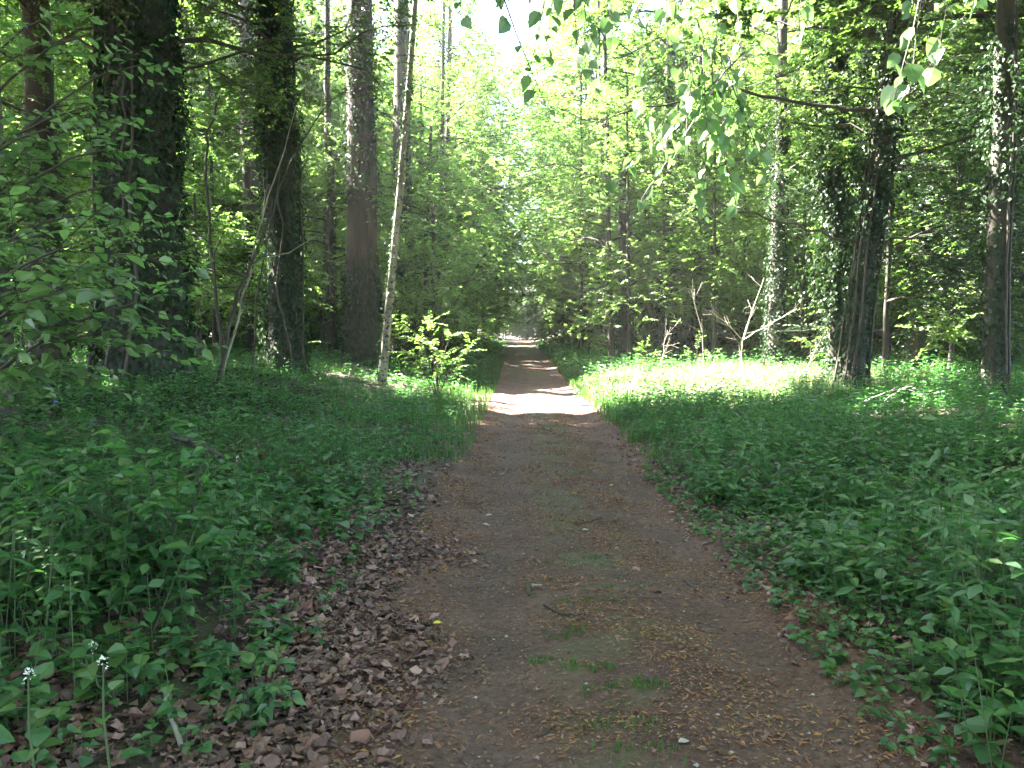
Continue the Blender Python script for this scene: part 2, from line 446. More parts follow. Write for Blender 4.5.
def tree(name, label, cat, xy, r0, H, lean=(0, 0), wander=1., flare=.5, crown=None, low=None, ivy=None, bark='bark', group=None, leafm='leaf', seed=0, vines=0, taper=.55, seg=18, crown_leaf='small'):
    r = np.random.default_rng(seed+100)
    x, y = xy; base = np.array([x, y, float(height(x, y))])
    root = empty(name, label, cat, base, group)
    TL = trunk_line(H, lean, wander*r0*1.2, r)
    if r0 < .16 and crown:       # low trees under the gaps stop short of them
        op = (sun_open(TL+base) | ride_open(TL+base)) & (TL[:, 2] > 2.5)
        if op.any() and cat == 'tree' and name == 'hornbeam_tree':
            H = float(TL[max(6, int(np.argmax(op))), 2]); TL = trunk_line(H, lean, wander*r0*1.2, r); crown = dict(crown, z1=H)
    z = TL[:, 2]
    TR = r0*(1-taper*np.clip(z/H, 0, 1))*(1+flare*np.exp(-np.clip(z, 0, 99)/.35))
    g = Geo(); capped(g, TL, TR, seg, 0, .025, r, .035)
    cr = Geo()
    for spec, mi in ((crown, 0), (low, 0)):
        if not spec:
            continue
        wood, tw, lv = crown_parts(TL, TR, base, r=r, **spec)
        for V in wood.F:
            pass
        off = 0
        for V, (F, m_) in zip(wood.V, wood.F):
            g.add(V, F-off, 0); off += len(V)
        V, F = prisms(*tw, .006, .002); cr.add(V, F, 1)
        V, F = leaf_mesh(*lv, lv[3]*.62, crown_leaf, r); cr.add(V, F, 0)
    g.obj('trunk', M[bark], root, True)
    if cr.n:
        cr.obj('crown', [M[leafm], M['twig']], root)
    if ivy:
        iv = Geo()
        for (z0, z1, dens, thick, ll) in ivy:
            P, D, N, L = ivy_on(TL, TR, z0, z1, dens, thick, r, ll)
            V, F = leaf_mesh(P, D, N, L, L*.85, 'small', r); iv.add(V, F, 0)
        iv.obj('ivy', [M['ivy']], root)
    for k in range(vines):
        a0 = r.uniform(PI*1.05, PI*1.95); zz = np.linspace(0, H*r.uniform(.35, .7), 22)
        a = a0+np.cumsum(r.normal(0, .09, 22))
        c = np.stack([np.interp(zz, z, TL[:, q]) for q in range(3)], 1); rr = np.interp(zz, z, TR)+.02+(.5*ivy[0][3] if ivy else 0)
        pts = c+np.stack([np.cos(a)*rr, np.sin(a)*rr, np.zeros(22)], 1)
        vg = Geo(); capped(vg, pts, np.linspace(.028, .010, 22), 6)
        vg.obj('ivy_stem', M['twig'], root, True)
    return root, TL, TR, base


def at(px, py, Y):
    """photo pixel at distance Y -> world x, z"""
    return (px-518)*Y/800, EYE+(335-py)*Y/800


exec_later = []
BEAMS += [((-3.3, 19.0, 1.0), (-2.3, 19.0, 10.5), .30), ((-5.7, 17.4, 1.2), (-5.7, 17.4, 4.6), .25), ((-11.5, 19, 1.0), (-11.5, 19, 3.0), .22), ((8.4, 14.6, 4.5), (8.5, 14.6, 6.8), .5),
          ((7.0, 22.0, .8), (7.6, 22, 2.6), .7), ((.1, 3.1, 2.6), (1.7, 3.2, 2.7), .42)]

# ------------------------------------------------------------------ ground and path
def lines(lo, hi, fine_lo, fine_hi, step, grow):
    a = list(np.arange(fine_lo, fine_hi+1e-6, step))
    s = step
    while a[-1] < hi:
        s *= grow; a.append(a[-1]+s)
    s = step; b = []
    v = fine_lo
    while v > lo:
        s *= grow; v -= s; b.append(v)
    return np.array(b[::-1]+a)


XL = lines(-500, 500, -3.6, 4.4, .10, 1.12); YL = lines(-300, 700, 1.0, 12.0, .10, 1.035)
X, Y = np.meshgrid(XL, YL)
Z = height(X, Y)
nx = len(XL); i = np.arange(len(YL)-1)[:, None]*nx; j = np.arange(nx-1)[None]
F = np.stack([i+j, i+j+1, i+nx+j+1, i+nx+j], -1).reshape(-1, 4)
g = Geo(); g.add(np.stack([X, Y, Z], -1).reshape(-1, 3), F)
tag(g.obj('ground', M['soil'], None, True), kind='structure')

ix = np.where((XL > PATH_L-.35) & (XL < PATH_R+.35))[0]; iy = np.where((YL > -6) & (YL < 112))[0]
PX, PY = np.meshgrid(XL[ix], YL[iy]); PZ = height(PX, PY)+.006
edge_l = PATH_L+.14*noise(PY, PY*0, .7, 11)+.08*noise(PY, PY*0, .25, 12); edge_r = PATH_R+.13*noise(PY, PY*0, .8, 13)+.07*noise(PY, PY*0, .3, 14)
cell = ((PX[:-1, :-1]+.05 > edge_l[:-1, :-1]) & (PX[:-1, :-1]+.05 < edge_r[:-1, :-1])).ravel()
nx = len(ix); i = np.arange(len(iy)-1)[:, None]*nx; j = np.arange(nx-1)[None]
F = np.stack([i+j, i+j+1, i+nx+j+1, i+nx+j], -1).reshape(-1, 4)[cell]
g = Geo(); g.add(np.stack([PX, PY, PZ], -1).reshape(-1, 3), F)
tag(g.obj('path', M['path'], None, True), kind='structure')

# ------------------------------------------------------------------ the trees one can tell apart
BIG = dict(kind='round', rise=.5)
def high(z0, z1, R, nl=30, nt=50, m=44, leafL=.19):
    return dict(z0=z0, z1=z1, R=R, nl=nl, nt=nt, m=m, leafL=leafL, **BIG)

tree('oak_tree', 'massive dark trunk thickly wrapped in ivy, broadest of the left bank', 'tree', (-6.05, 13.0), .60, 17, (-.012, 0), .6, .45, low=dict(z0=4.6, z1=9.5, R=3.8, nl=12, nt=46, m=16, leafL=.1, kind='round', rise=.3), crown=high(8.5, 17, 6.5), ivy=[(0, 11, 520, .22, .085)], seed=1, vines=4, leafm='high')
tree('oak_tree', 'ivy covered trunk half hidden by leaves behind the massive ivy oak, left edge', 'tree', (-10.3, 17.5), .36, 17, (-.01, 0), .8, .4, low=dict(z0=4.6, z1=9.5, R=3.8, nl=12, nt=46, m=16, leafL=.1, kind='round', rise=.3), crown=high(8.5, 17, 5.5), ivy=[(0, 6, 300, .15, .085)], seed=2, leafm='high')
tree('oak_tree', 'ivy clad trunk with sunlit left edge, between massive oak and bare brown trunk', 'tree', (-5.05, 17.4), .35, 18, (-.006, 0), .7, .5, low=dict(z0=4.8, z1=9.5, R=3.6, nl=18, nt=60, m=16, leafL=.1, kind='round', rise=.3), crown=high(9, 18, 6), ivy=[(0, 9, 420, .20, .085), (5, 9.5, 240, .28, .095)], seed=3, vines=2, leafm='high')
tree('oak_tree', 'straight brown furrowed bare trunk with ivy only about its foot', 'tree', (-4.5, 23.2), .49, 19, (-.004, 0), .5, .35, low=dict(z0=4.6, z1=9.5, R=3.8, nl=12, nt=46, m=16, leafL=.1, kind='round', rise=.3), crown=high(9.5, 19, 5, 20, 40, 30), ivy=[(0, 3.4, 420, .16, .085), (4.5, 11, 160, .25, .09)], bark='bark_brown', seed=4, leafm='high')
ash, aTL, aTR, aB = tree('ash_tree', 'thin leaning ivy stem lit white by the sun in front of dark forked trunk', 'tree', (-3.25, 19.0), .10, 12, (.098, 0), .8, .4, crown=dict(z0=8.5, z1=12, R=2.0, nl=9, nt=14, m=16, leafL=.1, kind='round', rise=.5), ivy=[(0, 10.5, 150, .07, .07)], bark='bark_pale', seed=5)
tree('oak_tree', 'dark trunk forking high up beside the white sunlit stem', 'tree', (-4.0, 28.0), .38, 19, (.004, 0), .5, .4, low=dict(z0=4.6, z1=9.5, R=3.8, nl=12, nt=46, m=16, leafL=.1, kind='round', rise=.3), crown=high(11, 19, 4.2, 16, 30, 26), ivy=[(0, 5.5, 300, .18, .09)], seed=6, leafm='high')
tree('hazel_tree', 'slim dark ivy stem standing between the ivy clad trunk and bare brown trunk', 'tree', (-5.6, 24.0), .15, 12, (.0, 0), 2.0, .3, crown=dict(z0=5, z1=12, R=3., nl=16, nt=24, m=18, leafL=.1, kind='round', rise=.4), ivy=[(0, 6, 240, .10, .08)], seed=7)
tree('oak_tree', 'dark narrow trunk cut by the left border of the picture', 'tree', (-5.22, 8.0), .13, 14, (-.004, 0), .8, .5, crown=high(7, 14, 4.5, 22, 40, 30), ivy=[(0, 3, 260, .08, .075)], seed=8, leafm='high')

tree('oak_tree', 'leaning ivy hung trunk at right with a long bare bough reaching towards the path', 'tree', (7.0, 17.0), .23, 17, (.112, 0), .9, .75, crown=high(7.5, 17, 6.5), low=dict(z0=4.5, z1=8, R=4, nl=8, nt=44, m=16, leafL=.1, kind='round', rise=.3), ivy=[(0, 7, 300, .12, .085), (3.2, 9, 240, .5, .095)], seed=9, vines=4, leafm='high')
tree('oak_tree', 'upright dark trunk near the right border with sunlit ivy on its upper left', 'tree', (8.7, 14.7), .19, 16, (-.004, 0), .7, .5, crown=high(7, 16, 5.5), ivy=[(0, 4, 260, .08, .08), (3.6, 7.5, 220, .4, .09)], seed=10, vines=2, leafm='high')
tree('hawthorn_tree', 'shaggy ivy smothered stem standing just left of the leaning ivy trunk', 'tree', (7.35, 18.6), .14, 10, (-.012, 0), 1.5, .3, crown=dict(z0=5, z1=10, R=2.2, nl=14, nt=22, m=18, leafL=.1, kind='round', rise=.4), ivy=[(0, 2.5, 260, .2, .085), (1.8, 9, 460, .7, .10)], seed=11)
tree('oak_tree', 'ivy wrapped slender trunk rising behind the bleached dead sapling', 'tree', (8.3, 26.0), .24, 17, (.006, 0), .8, .4, low=dict(z0=4.6, z1=9.5, R=3.8, nl=12, nt=36, m=16, leafL=.1, kind='round', rise=.3), crown=high(9, 17, 4.5, 16, 28, 22), ivy=[(0, 10, 330, .22, .09)], seed=12, leafm='high')
tree('oak_tree', 'dark trunk in the right wood standing behind the clearing, tallest there', 'tree', (6.1, 33.0), .34, 17, (.0, 0), .6, .4, low=dict(z0=4.6, z1=9.5, R=3.8, nl=12, nt=46, m=16, leafL=.1, kind='round', rise=.3), crown=high(9, 17, 4.5, 14, 28, 22), ivy=[(0, 5.5, 300, .14, .1)], seed=13, leafm='high')
tree('thorn_tree', 'squat stem muffled in dark ivy at the back edge of the sunny clearing', 'tree', (4.5, 34.5), .28, 9, (.0, 0), 1.2, .3, crown=dict(z0=3.2, z1=9, R=2.8, nl=16, nt=24, m=18, leafL=.12, kind='round', rise=.4), ivy=[(0, 3.0, 420, .42, .1)], seed=14)
tree('oak_tree', 'thin brown trunk between the squat ivy stem and the bleached sapling', 'tree', (8.2, 37.0), .20, 16, (.01, 0), .8, .4, crown=high(7, 16, 4, 14, 26, 22), ivy=[(0, 2.5, 200, .1, .1)], seed=15, leafm='high')
tree('oak_tree', 'far right shaded trunk with ivy behind the leaning ivy trunk', 'tree', (12.2, 24.5), .30, 17, (-.01, 0), .8, .4, low=dict(z0=4.6, z1=9.5, R=3.8, nl=12, nt=46, m=16, leafL=.1, kind='round', rise=.3), crown=high(8, 17, 5, 16, 30, 22), ivy=[(0, 8, 260, .2, .09)], seed=16, leafm='high')
# tall trees standing just outside the picture, whose crowns roof the path
for k, (x, y, H, R) in enumerate([(-8.5, 7.0, 16, 6.0), (-12.0, 9.0, 17, 6.5), (-13.5, 15.5, 18, 6), (-9.5, 3.5, 16, 6), (7.5, 7.0, 16, 6), (-8.8, 27.0, 18, 5.5), (-6.8, 2.2, 15, 5.5), (-11.5, 4.5, 17, 6), (-9.5, 12.5, 16, 5.5)]):
    tree('oak_tree', 'tall oak whose crown spreads over the woodland beside the path', 'tree', (x, y), .34, H, (0, 0), .7, .4, crown=high(7.0, H, R), ivy=[(0, 5, 200, .14, .09)], seed=20+k, leafm='high', group='tall oaks roofing the wood')

# bare bough of the leaning trunk
r = np.random.default_rng(5)
lean_tree = [o for o in COL.objects if o.type == 'EMPTY' and 'long bare bough' in o.get('label', '')][0]
b0 = np.array(lean_tree.location)
def bough(points, r0, name='bough', twigs=14, seedn=3, leaf=.09, parent=lean_tree):
    rr = np.random.default_rng(seedn)
    P = np.array(points, float)-np.array(parent.location)
    s = np.linspace(0, 1, len(P)); q = np.linspace(0, 1, 16)
    pts = np.stack([np.interp(q, s, P[:, c]) for c in range(3)], 1); pts[1:-1] += rr.normal(0, .03, (14, 3))
    g = Geo(); capped(g, pts, r0*(1-.8*q)+.004, 7)
    tt = rr.uniform(.3, 1, twigs); S = np.stack([np.interp(tt, q, pts[:, c]) for c in range(3)], 1)
    Dm = unit(pts[-1]-pts[0]); D = Dm*.6+rr.normal(0, .5, (twigs, 3)); D[:, 2] += .05
    Lt = rr.uniform(.5, 1.2, twigs)
    V, F = prisms(S, S+unit(D)*(Lt*.5)[:, None], S+unit(D)*Lt[:, None]-np.array([0, 0, .15])*Lt[:, None], .008, .002); g.add(V, F)
    o = g.obj(name, M['twig'], parent, True)
    p, d, n, l = sprays(S, D, Lt, 12, leaf, rr); lg = Geo(); lg.add(*leaf_mesh(p, d, n, l, l*.62, 'small', rr)); lg.obj('foliage', M['leaf'], o)
    return o
def pw(px, py, Y):
    x, z = at(px, py, Y); return (x, Y, z)
bough([pw(880, 118, 17), pw(840, 114, 16.6), pw(790, 107, 16.2), pw(735, 98, 15.6), pw(690, 104, 15), pw(620, 118, 14.4)], .045)
bough([pw(872, 250, 17), pw(820, 235, 17), pw(770, 222, 17.4), pw(720, 205, 18), pw(680, 196, 18.5)], .035, seedn=4)

# ------------------------------------------------------------------ understorey: small trees with layered sprays of leaves
US = dict(kind='low', rise=.25)
UND = [
    # x, y, H, z0, R, label
    (-8.2, 20.5, 8.5, 1.2, 2.8, 'leafy hornbeam sapling filling the gap right of the massive ivy oak'),
    (-6.6, 27.0, 10, 1.2, 3.0, 'hornbeam sapling behind the ivy clad trunk with sunlit edge'),
    (-2.7, 25.5, 10, 1.0, 2.9, 'bushy hornbeam leaning over the path edge right of the dark forked trunk'),
    (-3.6, 34.0, 12, 1.0, 3.3, 'hornbeam of layered sprays on the left verge far along the path'),
    (-9.5, 25.0, 9, 1.0, 3.0, 'hornbeam behind the half hidden ivy trunk at left edge'),
    (-13.0, 22.0, 9, 1.0, 3.2, 'hornbeam at the far left edge of the wood'),
    (4.3, 31.0, 11, 1.2, 3.2, 'broad hornbeam of bright layered sprays right of the path'),
    (2.9, 37.0, 13, 1.2, 3.3, 'hornbeam arching over the right verge far along the path'),
    (7.2, 29.5, 9.5, 1.6, 3.0, 'hornbeam with bright sprays above the sunny clearing'),
    (9.6, 21.0, 9, 1.3, 3.0, 'dark holly tree, shade painted into its leaves, between the slender ivy trunk and shaggy ivy stem'),
    (10.6, 30.0, 10, .8, 3.3, 'hornbeam deep in the right wood behind the slender ivy trunk'),
    (11.2, 18.8, 7.5, 1.3, 2.4, 'dark holly tree, shade painted into its leaves, between the leaning trunk and the upright dark trunk'),
    (14.2, 21.0, 9, .8, 3.2, 'dark holly tree, shade painted into its leaves, at the right border behind the upright dark trunk'),
    (13.6, 29.5, 10, .8, 3.3, 'hornbeam in the right wood behind the far shaded trunk'),
    (-1.9, 44.0, 13, .8, 3.2, 'hornbeam on the left where the path narrows away'),
    (6.6, 42.0, 12, .8, 3.4, 'hornbeam behind the squat ivy stem'),
]
for k, (x, y, H, z0, R, lab) in enumerate(UND):
    big = 1+max(0, y-20)/50
    tree('shadeleaf_tree' if 'holly' in lab else 'hornbeam_tree', lab, 'tree', (x, y), .035+.0045*H, H, (0, 0), 2.2, .3, crown=dict(z0=z0, z1=H, R=R*1.12, nl=28, nt=42, m=16, leafL=.10*big, **US), seed=40+k, leafm='holly' if 'holly' in lab else 'leaf', seg=8)
# young hornbeams filling the middle wood
r = np.random.default_rng(9)
spots = [(u[0], u[1]) for u in UND]
for k in range(2500):
    y = r.uniform(19, 48); x = r.uniform(-.62*y-1, .62*y+1)
    if abs(x-PATH_C) < 3.2 or min(math.hypot(x-a, y-b) for a, b in spots) < 2.6:
        continue
    if 1 < x < 11 and 13 < y < 28:
        continue
    if -5.5 < x < 0 and y < 25:
        continue
    spots.append((x, y))
    if len(spots) > 80:
        break
for k, (x, y) in enumerate(spots[len(UND):]):
    side = 'left' if x < PATH_C else 'right'; big = 1+max(0, y-20)/50; H = r.uniform(7, 13.5)
    tree('hornbeam_tree', f'young hornbeam filling the middle wood on the {side} hand side of the path', 'tree', (x, y), .035+.0045*H, H, (r.normal(0, .02), r.normal(0, .02)), 2.4, .3, crown=dict(z0=r.uniform(.5, 2.0), z1=H, R=1.3+.17*H, nl=int(16+1.3*H), nt=40, m=15, leafL=.10*big, **US), seed=400+k, seg=8, group=f'young hornbeams of the middle wood, {side}')
# taller trees whose crowns meet over the path farther on
for k, (x, y, H, R) in enumerate([(-3.5, 30, 20, 4.6), (3.8, 32.5, 20, 4.8), (-4.0, 41.5, 22, 5.5), (4.6, 43.5, 23, 5.5), (-3.8, 37, 19, 5), (4.3, 39, 19, 5), (-4.3, 46, 21, 5.5), (4.4, 48, 21, 5.5), (-3.2, 55, 22, 6), (4.2, 58, 22, 6), (-3.5, 66, 23, 6.5), (4.0, 70, 23, 6.5), (5, 82, 21, 6.5), (4.2, 64, 21, 6)]):
    side = 'left' if x < 0 else 'right'
    tree('hornbeam_tree', f'tall hornbeam arching over the distant path from its {side} side', 'tree', (x, y), .12, H, (-.03*np.sign(x), 0), 2., .3, crown=dict(z0=2.6+.02*y, z1=H, R=R, nl=36, nt=44, m=15, leafL=.12*(1+(y-20)/45), kind='round', rise=.25), seed=600+k, seg=9, group=f'tall hornbeams arching over the path, {side}')

# ------------------------------------------------------------------ the wood beyond: shared shapes, each tree its own object
def variant(seed, H, R, z0, kind, nl, nt, m, leafL, r0, ivy):
    r = np.random.default_rng(seed)
    TL = trunk_line(H, (r.normal(0, .01), r.normal(0, .01)), r0*1.6, r); z = TL[:, 2]
    TR = r0*(1-.6*np.clip(z/H, 0, 1))*(1+.4*np.exp(-np.clip(z, 0, 99)/.4))
    wood, tw, lv = crown_parts(TL, TR, np.zeros(3), z0, H, R, nl+4, nt*2, m, leafL, r, kind, False, .3)
    g = Geo(); capped(g, TL, TR, 10, 0, .03, r, .04)
    off = 0
    for V, (F, m_) in zip(wood.V, wood.F):
        g.add(V, F-off, 0); off += len(V)
    cr = Geo(); V, F = prisms(*tw, .012, .004); cr.add(V, F, 1)
    V, F = leaf_mesh(*lv, lv[3]*.65, 'small', r); cr.add(V, F, 0)
    iv = None
    if ivy:
        P, D, N, L = ivy_on(TL, TR, 0, ivy, 120, .2, r, .13); iv = Geo(); V, F = leaf_mesh(P, D, N, L, L*.85, 'small', r); iv.add(V, F)
    return (g.mesh('trunk', [M['bark']], True), cr.mesh('crown', [M['leaf_far'], M['twig']]), iv.mesh('ivy', [M['ivy']]) if iv else None, H)


VARS = [variant(301, 13, 3.6, .9, 'low', 26, 26, 16, .17, .10, 0), variant(302, 15, 3.8, 1.8, 'low', 28, 28, 16, .18, .15, 3), variant(303, 11, 3.4, .5, 'low', 26, 26, 16, .16, .08, 0),
        variant(304, 17, 4.2, 3.5, 'round', 28, 30, 16, .19, .28, 6), variant(305, 14, 3.8, 1.2, 'low', 28, 26, 16, .18, .11, 0), variant(306, 6, 3.0, .15, 'low', 24, 24, 14, .14, .06, 0)]


def plant_tree(v, x, y, s, rot, name, label, cat, group):
    root = empty(name, label, cat, (x, y, float(height(x, y))-.05), group)
    root.rotation_euler = (0, 0, rot); root.scale = (s, s, s)
    for me, n in zip(VARS[v][:3], ('trunk', 'crown', 'ivy')):
        if me:
            o = bpy.data.objects.new(n, me); COL.objects.link(o); o.parent = root


VARS.append(variant(311, 17, 6.5, 7.0, 'round', 26, 26, 30, .19, .33, 5))
VARS.append(variant(312, 16, 6.0, 6.0, 'round', 26, 26, 30, .19, .30, 0))
for k, (x, y) in enumerate([(-6.5, -3.5), (5.5, -4.0), (-1.5, -9.0), (-11, 1), (9.5, 1.0), (12.5, 8.5), (-13, -8), (8, -11), (16, 14.5), (-17.5, 12), (17, 1), (-5, -16), (4, -18), (6.2, 3.6), (-19.5, 25), (-21, 32), (-17, 38.5), (-21.5, 18.5), (-12.5, 43.5)]):
    plant_tree(6+k % 2, x, y, 1.0+.03*(k % 4), k*1.1, 'oak_tree', 'tall oak whose crown spreads over the woodland beside the path', 'tree', 'tall oaks roofing the wood')
for k, x in enumerate(np.arange(-14, 15, 2.5)):
    plant_tree(5, x+.4*(-1)**k, 122+3.*(k % 2), .95+.1*(k % 3), k*1.9, 'hazel_bush', 'bushy hazel closing the view at the far end of the path', 'bush', 'hazels at the far end of the path')

for k, x in enumerate(np.arange(-17, 19, 3.0)):
    plant_tree([0, 4, 2][k % 3], x+.6*(-1)**k, 129+5.*(k % 3), 1.2+.15*(k % 2), k*2.3, 'woodland_tree', 'leafy tree in the row closing the view at the far end of the path', 'tree', 'trees closing the far end of the path')

for k, (x, y, v, sc) in enumerate([(-2.2, 118, 2, 1.0), (1.2, 121, 0, 1.1), (3.6, 117.5, 2, .95), (-4.6, 116, 4, 1.0), (.2, 116.5, 5, .7), (2.2, 119, 5, .8)]):
    plant_tree(v, x, y, sc, k*1.7, 'woodland_tree' if v != 5 else 'hazel_bush', 'leafy tree in the row closing the view at the far end of the path' if v != 5 else 'bushy hazel closing the view at the far end of the path', 'tree' if v != 5 else 'bush', 'trees closing the far end of the path' if v != 5 else 'hazels at the far end of the path')

r = np.random.default_rng(11)
pts = []
for y in np.arange(26, 128, 4.3):
    for x in np.arange(-70, 72, 4.2):
        xx, yy = x+r.uniform(-1.8, 1.8), y+r.uniform(-1.8, 1.8)
        if abs(xx) > .70*yy+3:
            continue
        if yy < 46 and abs(xx) < 12 or yy < 34 and -22 < xx < -8:
            continue
        if yy > 70 and abs(xx) > 22:
            continue
        if yy > 55 and abs(xx) > 34:
            continue
        clear = 3.2 if yy < 92 else 5.
        if abs(xx-PATH_C) < clear:
            continue
        if yy > 60 and -18 < xx < -4 and r.uniform() < .55:
            continue
        pts.append((xx, yy))
for x, y in pts:
    d = abs(x-PATH_C)
    if d < 6.9:
        v = int(r.choice([0, 2, 4, 5, 0]))
    else:
        v = int(r.choice([0, 1, 2, 3, 4, 5]))
    s = r.uniform(.9, 1.2)*(1+.3*sstep(40, 60, y))*(1.15 if d > 9 else 1.)
    if abs(x/y+.016) < .06+3.5/y and v != 5:
        s = min(s, (1.5+.30*y)/VARS[v][3])
    if y > 98 and d < 14 and r.uniform() < .5:
        v = 5
    side = 'left' if x < PATH_C else 'right'
    if v == 5:
        plant_tree(v, x, y, s, r.uniform(0, 6.28), 'hazel_bush', f'low leafy hazel bush in the deep wood on the {side} hand side of the path', 'bush', f'hazel bushes deep in the {side} wood')
    else:
        plant_tree(v, x, y, s, r.uniform(0, 6.28), 'woodland_tree', f'slim leafy tree in the deep wood on the {side} hand side of the path', 'tree', f'slim trees deep in the {side} wood')
# low growth under the nearer wood
for k, (x, y, s) in enumerate([(-9.5, 31, .8), (-6.4, 36, .8), (-13, 28, .8), (-16, 26, .8), (9.5, 34, .7), (13, 36, .8), (15.5, 27, .75), (17, 32, .8), (-3.6, 40, .75), (3.9, 44, .7), (-12.5, 24.5, .55), (-15.0, 20, .5), (5.6, 38, .7)]):
    side = 'left' if x < 0 else 'right'
    plant_tree(5, x, y, s, k*1.3, 'hazel_bush', f'rounded hazel bush low down among the nearer trunks of the {side} wood', 'bush', f'hazel bushes among the nearer trunks, {side} wood')
print('trees', len(pts))

# ------------------------------------------------------------------ undergrowth
def herb_field(n, xr, yr, dens_fn, hh, pairs, leafL, r, kind, asp=.55, tilt=.35):
    """n upright leafy herbs: stems and paired leaves"""
    x = r.uniform(*xr, n); y = r.uniform(*yr, n)
    k = r.uniform(size=n) < dens_fn(x, y); x, y = x[k], y[k]; n = len(x)
    z = height(x, y)-.01
    hgt = hh*r.uniform(.35, 1.2, n)*(1+.5*noise(x, y, 1.1, 21))
    hgt = np.maximum(hgt, .06)
    tip = np.stack([r.normal(0, .16, n)*hgt, r.normal(0, .16, n)*hgt, hgt], 1)
    B = np.stack([x, y, z], 1)
    P_, D_, N_, L_ = [], [], [], []
    a0 = r.uniform(0, 2*PI, n)
    for q in range(pairs):
        t = (q+1)/pairs
        for sgn in (0, 1):
            a = a0+q*1.57+sgn*PI+r.normal(0, .3, n)
            P = B+tip*(t**.85)
            D = np.stack([np.cos(a), np.sin(a), r.normal(.05-.25*(1-t), .22, n)], 1)
            N = np.stack([np.cos(a)*tilt, np.sin(a)*tilt, np.ones(n)], 1)+r.normal(0, .25, (n, 3))
            P_.append(P); D_.append(D); N_.append(N); L_.append(leafL*r.uniform(.6, 1.2, n)*(1.1-.35*abs(t-.6)))
    P, D, N, L = (np.concatenate(v) for v in (P_, D_, N_, L_))
    g = Geo()
    V, F = leaf_mesh(P, D, N, L, L*asp*r.uniform(.8, 1.15, len(L)), kind, r); g.add(V, F, 0)
    V, F = prisms(B, B+tip*.5, B+tip, .0028, .0015); g.add(V, F, 1)
    return g


def merge(gs):
    out = Geo()
    for g in gs:
        off = 0
        for V, (F, m) in zip(g.V, g.F):
            out.add(V, F-off, m); off += len(V)
    return out


def right_d(x, y):
    e = 1.72-.22*sstep(4.5, 2.5, y)+.22*noise(y, y*0, 1.2, 31)+.12*noise(x*2, y*2, .6, 32)-.10*sstep(8, 14, y)
    return sstep(e-.05, e+.3, x)*np.clip(.75+.35*noise(x, y, 1.5, 33), .12, 1)
def left_d(x, y):
    e = -1.38+.5*sstep(4, 10, y)+.22*noise(y, y*0, 1.2, 34)
    near = .5+.5*sstep(2.4, 4.0, y)
    return sstep(-e-.1, -e+.7, -x)*near*np.clip(.62+.5*noise(x, y, 1.0, 35), .05, 1)

r = np.random.default_rng(21)
R1 = herb_field(4200, (1.6, 7.5), (1.6, 8.5), right_d, .36, 5, .085, r, 'oval')
R2 = herb_field(7500, (1.5, 13), (8.5, 17), right_d, .36, 5, .085, r, 'small')
R3 = herb_field(12000, (1.4, 24), (17, 34), right_d, .38, 4, .10, r, 'small')
R4 = herb_field(9000, (1.6, 20), (34, 75), right_d, .5, 4, .16, r, 'small')
R5 = herb_field(1500, (1.5, 6), (1.8, 8), lambda x, y: right_d(x, y)*np.clip(.5+noise(x, y, .7, 81), 0, 1), .24, 3, .075, r, 'broad', .95)
R6 = herb_field(260, (1.6, 6.5), (2.2, 9), right_d, .62, 6, .10, r, 'oval', .42)
R7 = herb_field(1500, (1.35, 2.6), (1.8, 9), lambda x, y: np.clip(1.1-abs(x-1.85)*1.3, 0, 1), .09, 2, .045, r, 'broad', .9)
tag(merge([R1, R2, R3, R4, R5, R6, R7]).obj('nettle_undergrowth', [M['herb'], M['stem']]), 'dense bed of green nettles and herbs along the right of the path', 'undergrowth', None, 'stuff')
r = np.random.default_rng(22)
L1 = herb_field(4200, (-6.5, -.8), (1.8, 8.5), left_d, .38, 4, .075, r, 'oval')
L2 = herb_field(10000, (-12, -.6), (8.5, 17), left_d, .26, 4, .075, r, 'small')
L3 = herb_field(10000, (-24, -.6), (17, 34), left_d, .32, 4, .10, r, 'small')
L4 = herb_field(8000, (-20, -.6), (34, 75), left_d, .5, 4, .16, r, 'small')
L5 = herb_field(420, (-3.8, -1.25), (2.9, 7.2), left_d, .50, 4, .10, r, 'oval', .62)
L6 = herb_field(5000, (-5, -1.0), (1.9, 7.5), lambda x, y: np.maximum(left_d(x, y), .3*sstep(-.9, -1.3, x))*np.clip(.45+noise(x, y, .6, 82), 0, 1), .20, 3, .07, r, 'broad', .95)
L7 = herb_field(1600, (-4, -.9), (1.8, 7), lambda x, y: .6*sstep(-.8, -1.2, x), .08, 2, .045, r, 'broad', .9)
tag(merge([L1, L2, L3, L4, L5, L6, L7]).obj('herb_undergrowth', [M['herb'], M['stem']]), 'loose green herbs and seedlings on the left bank', 'undergrowth', None, 'stuff')


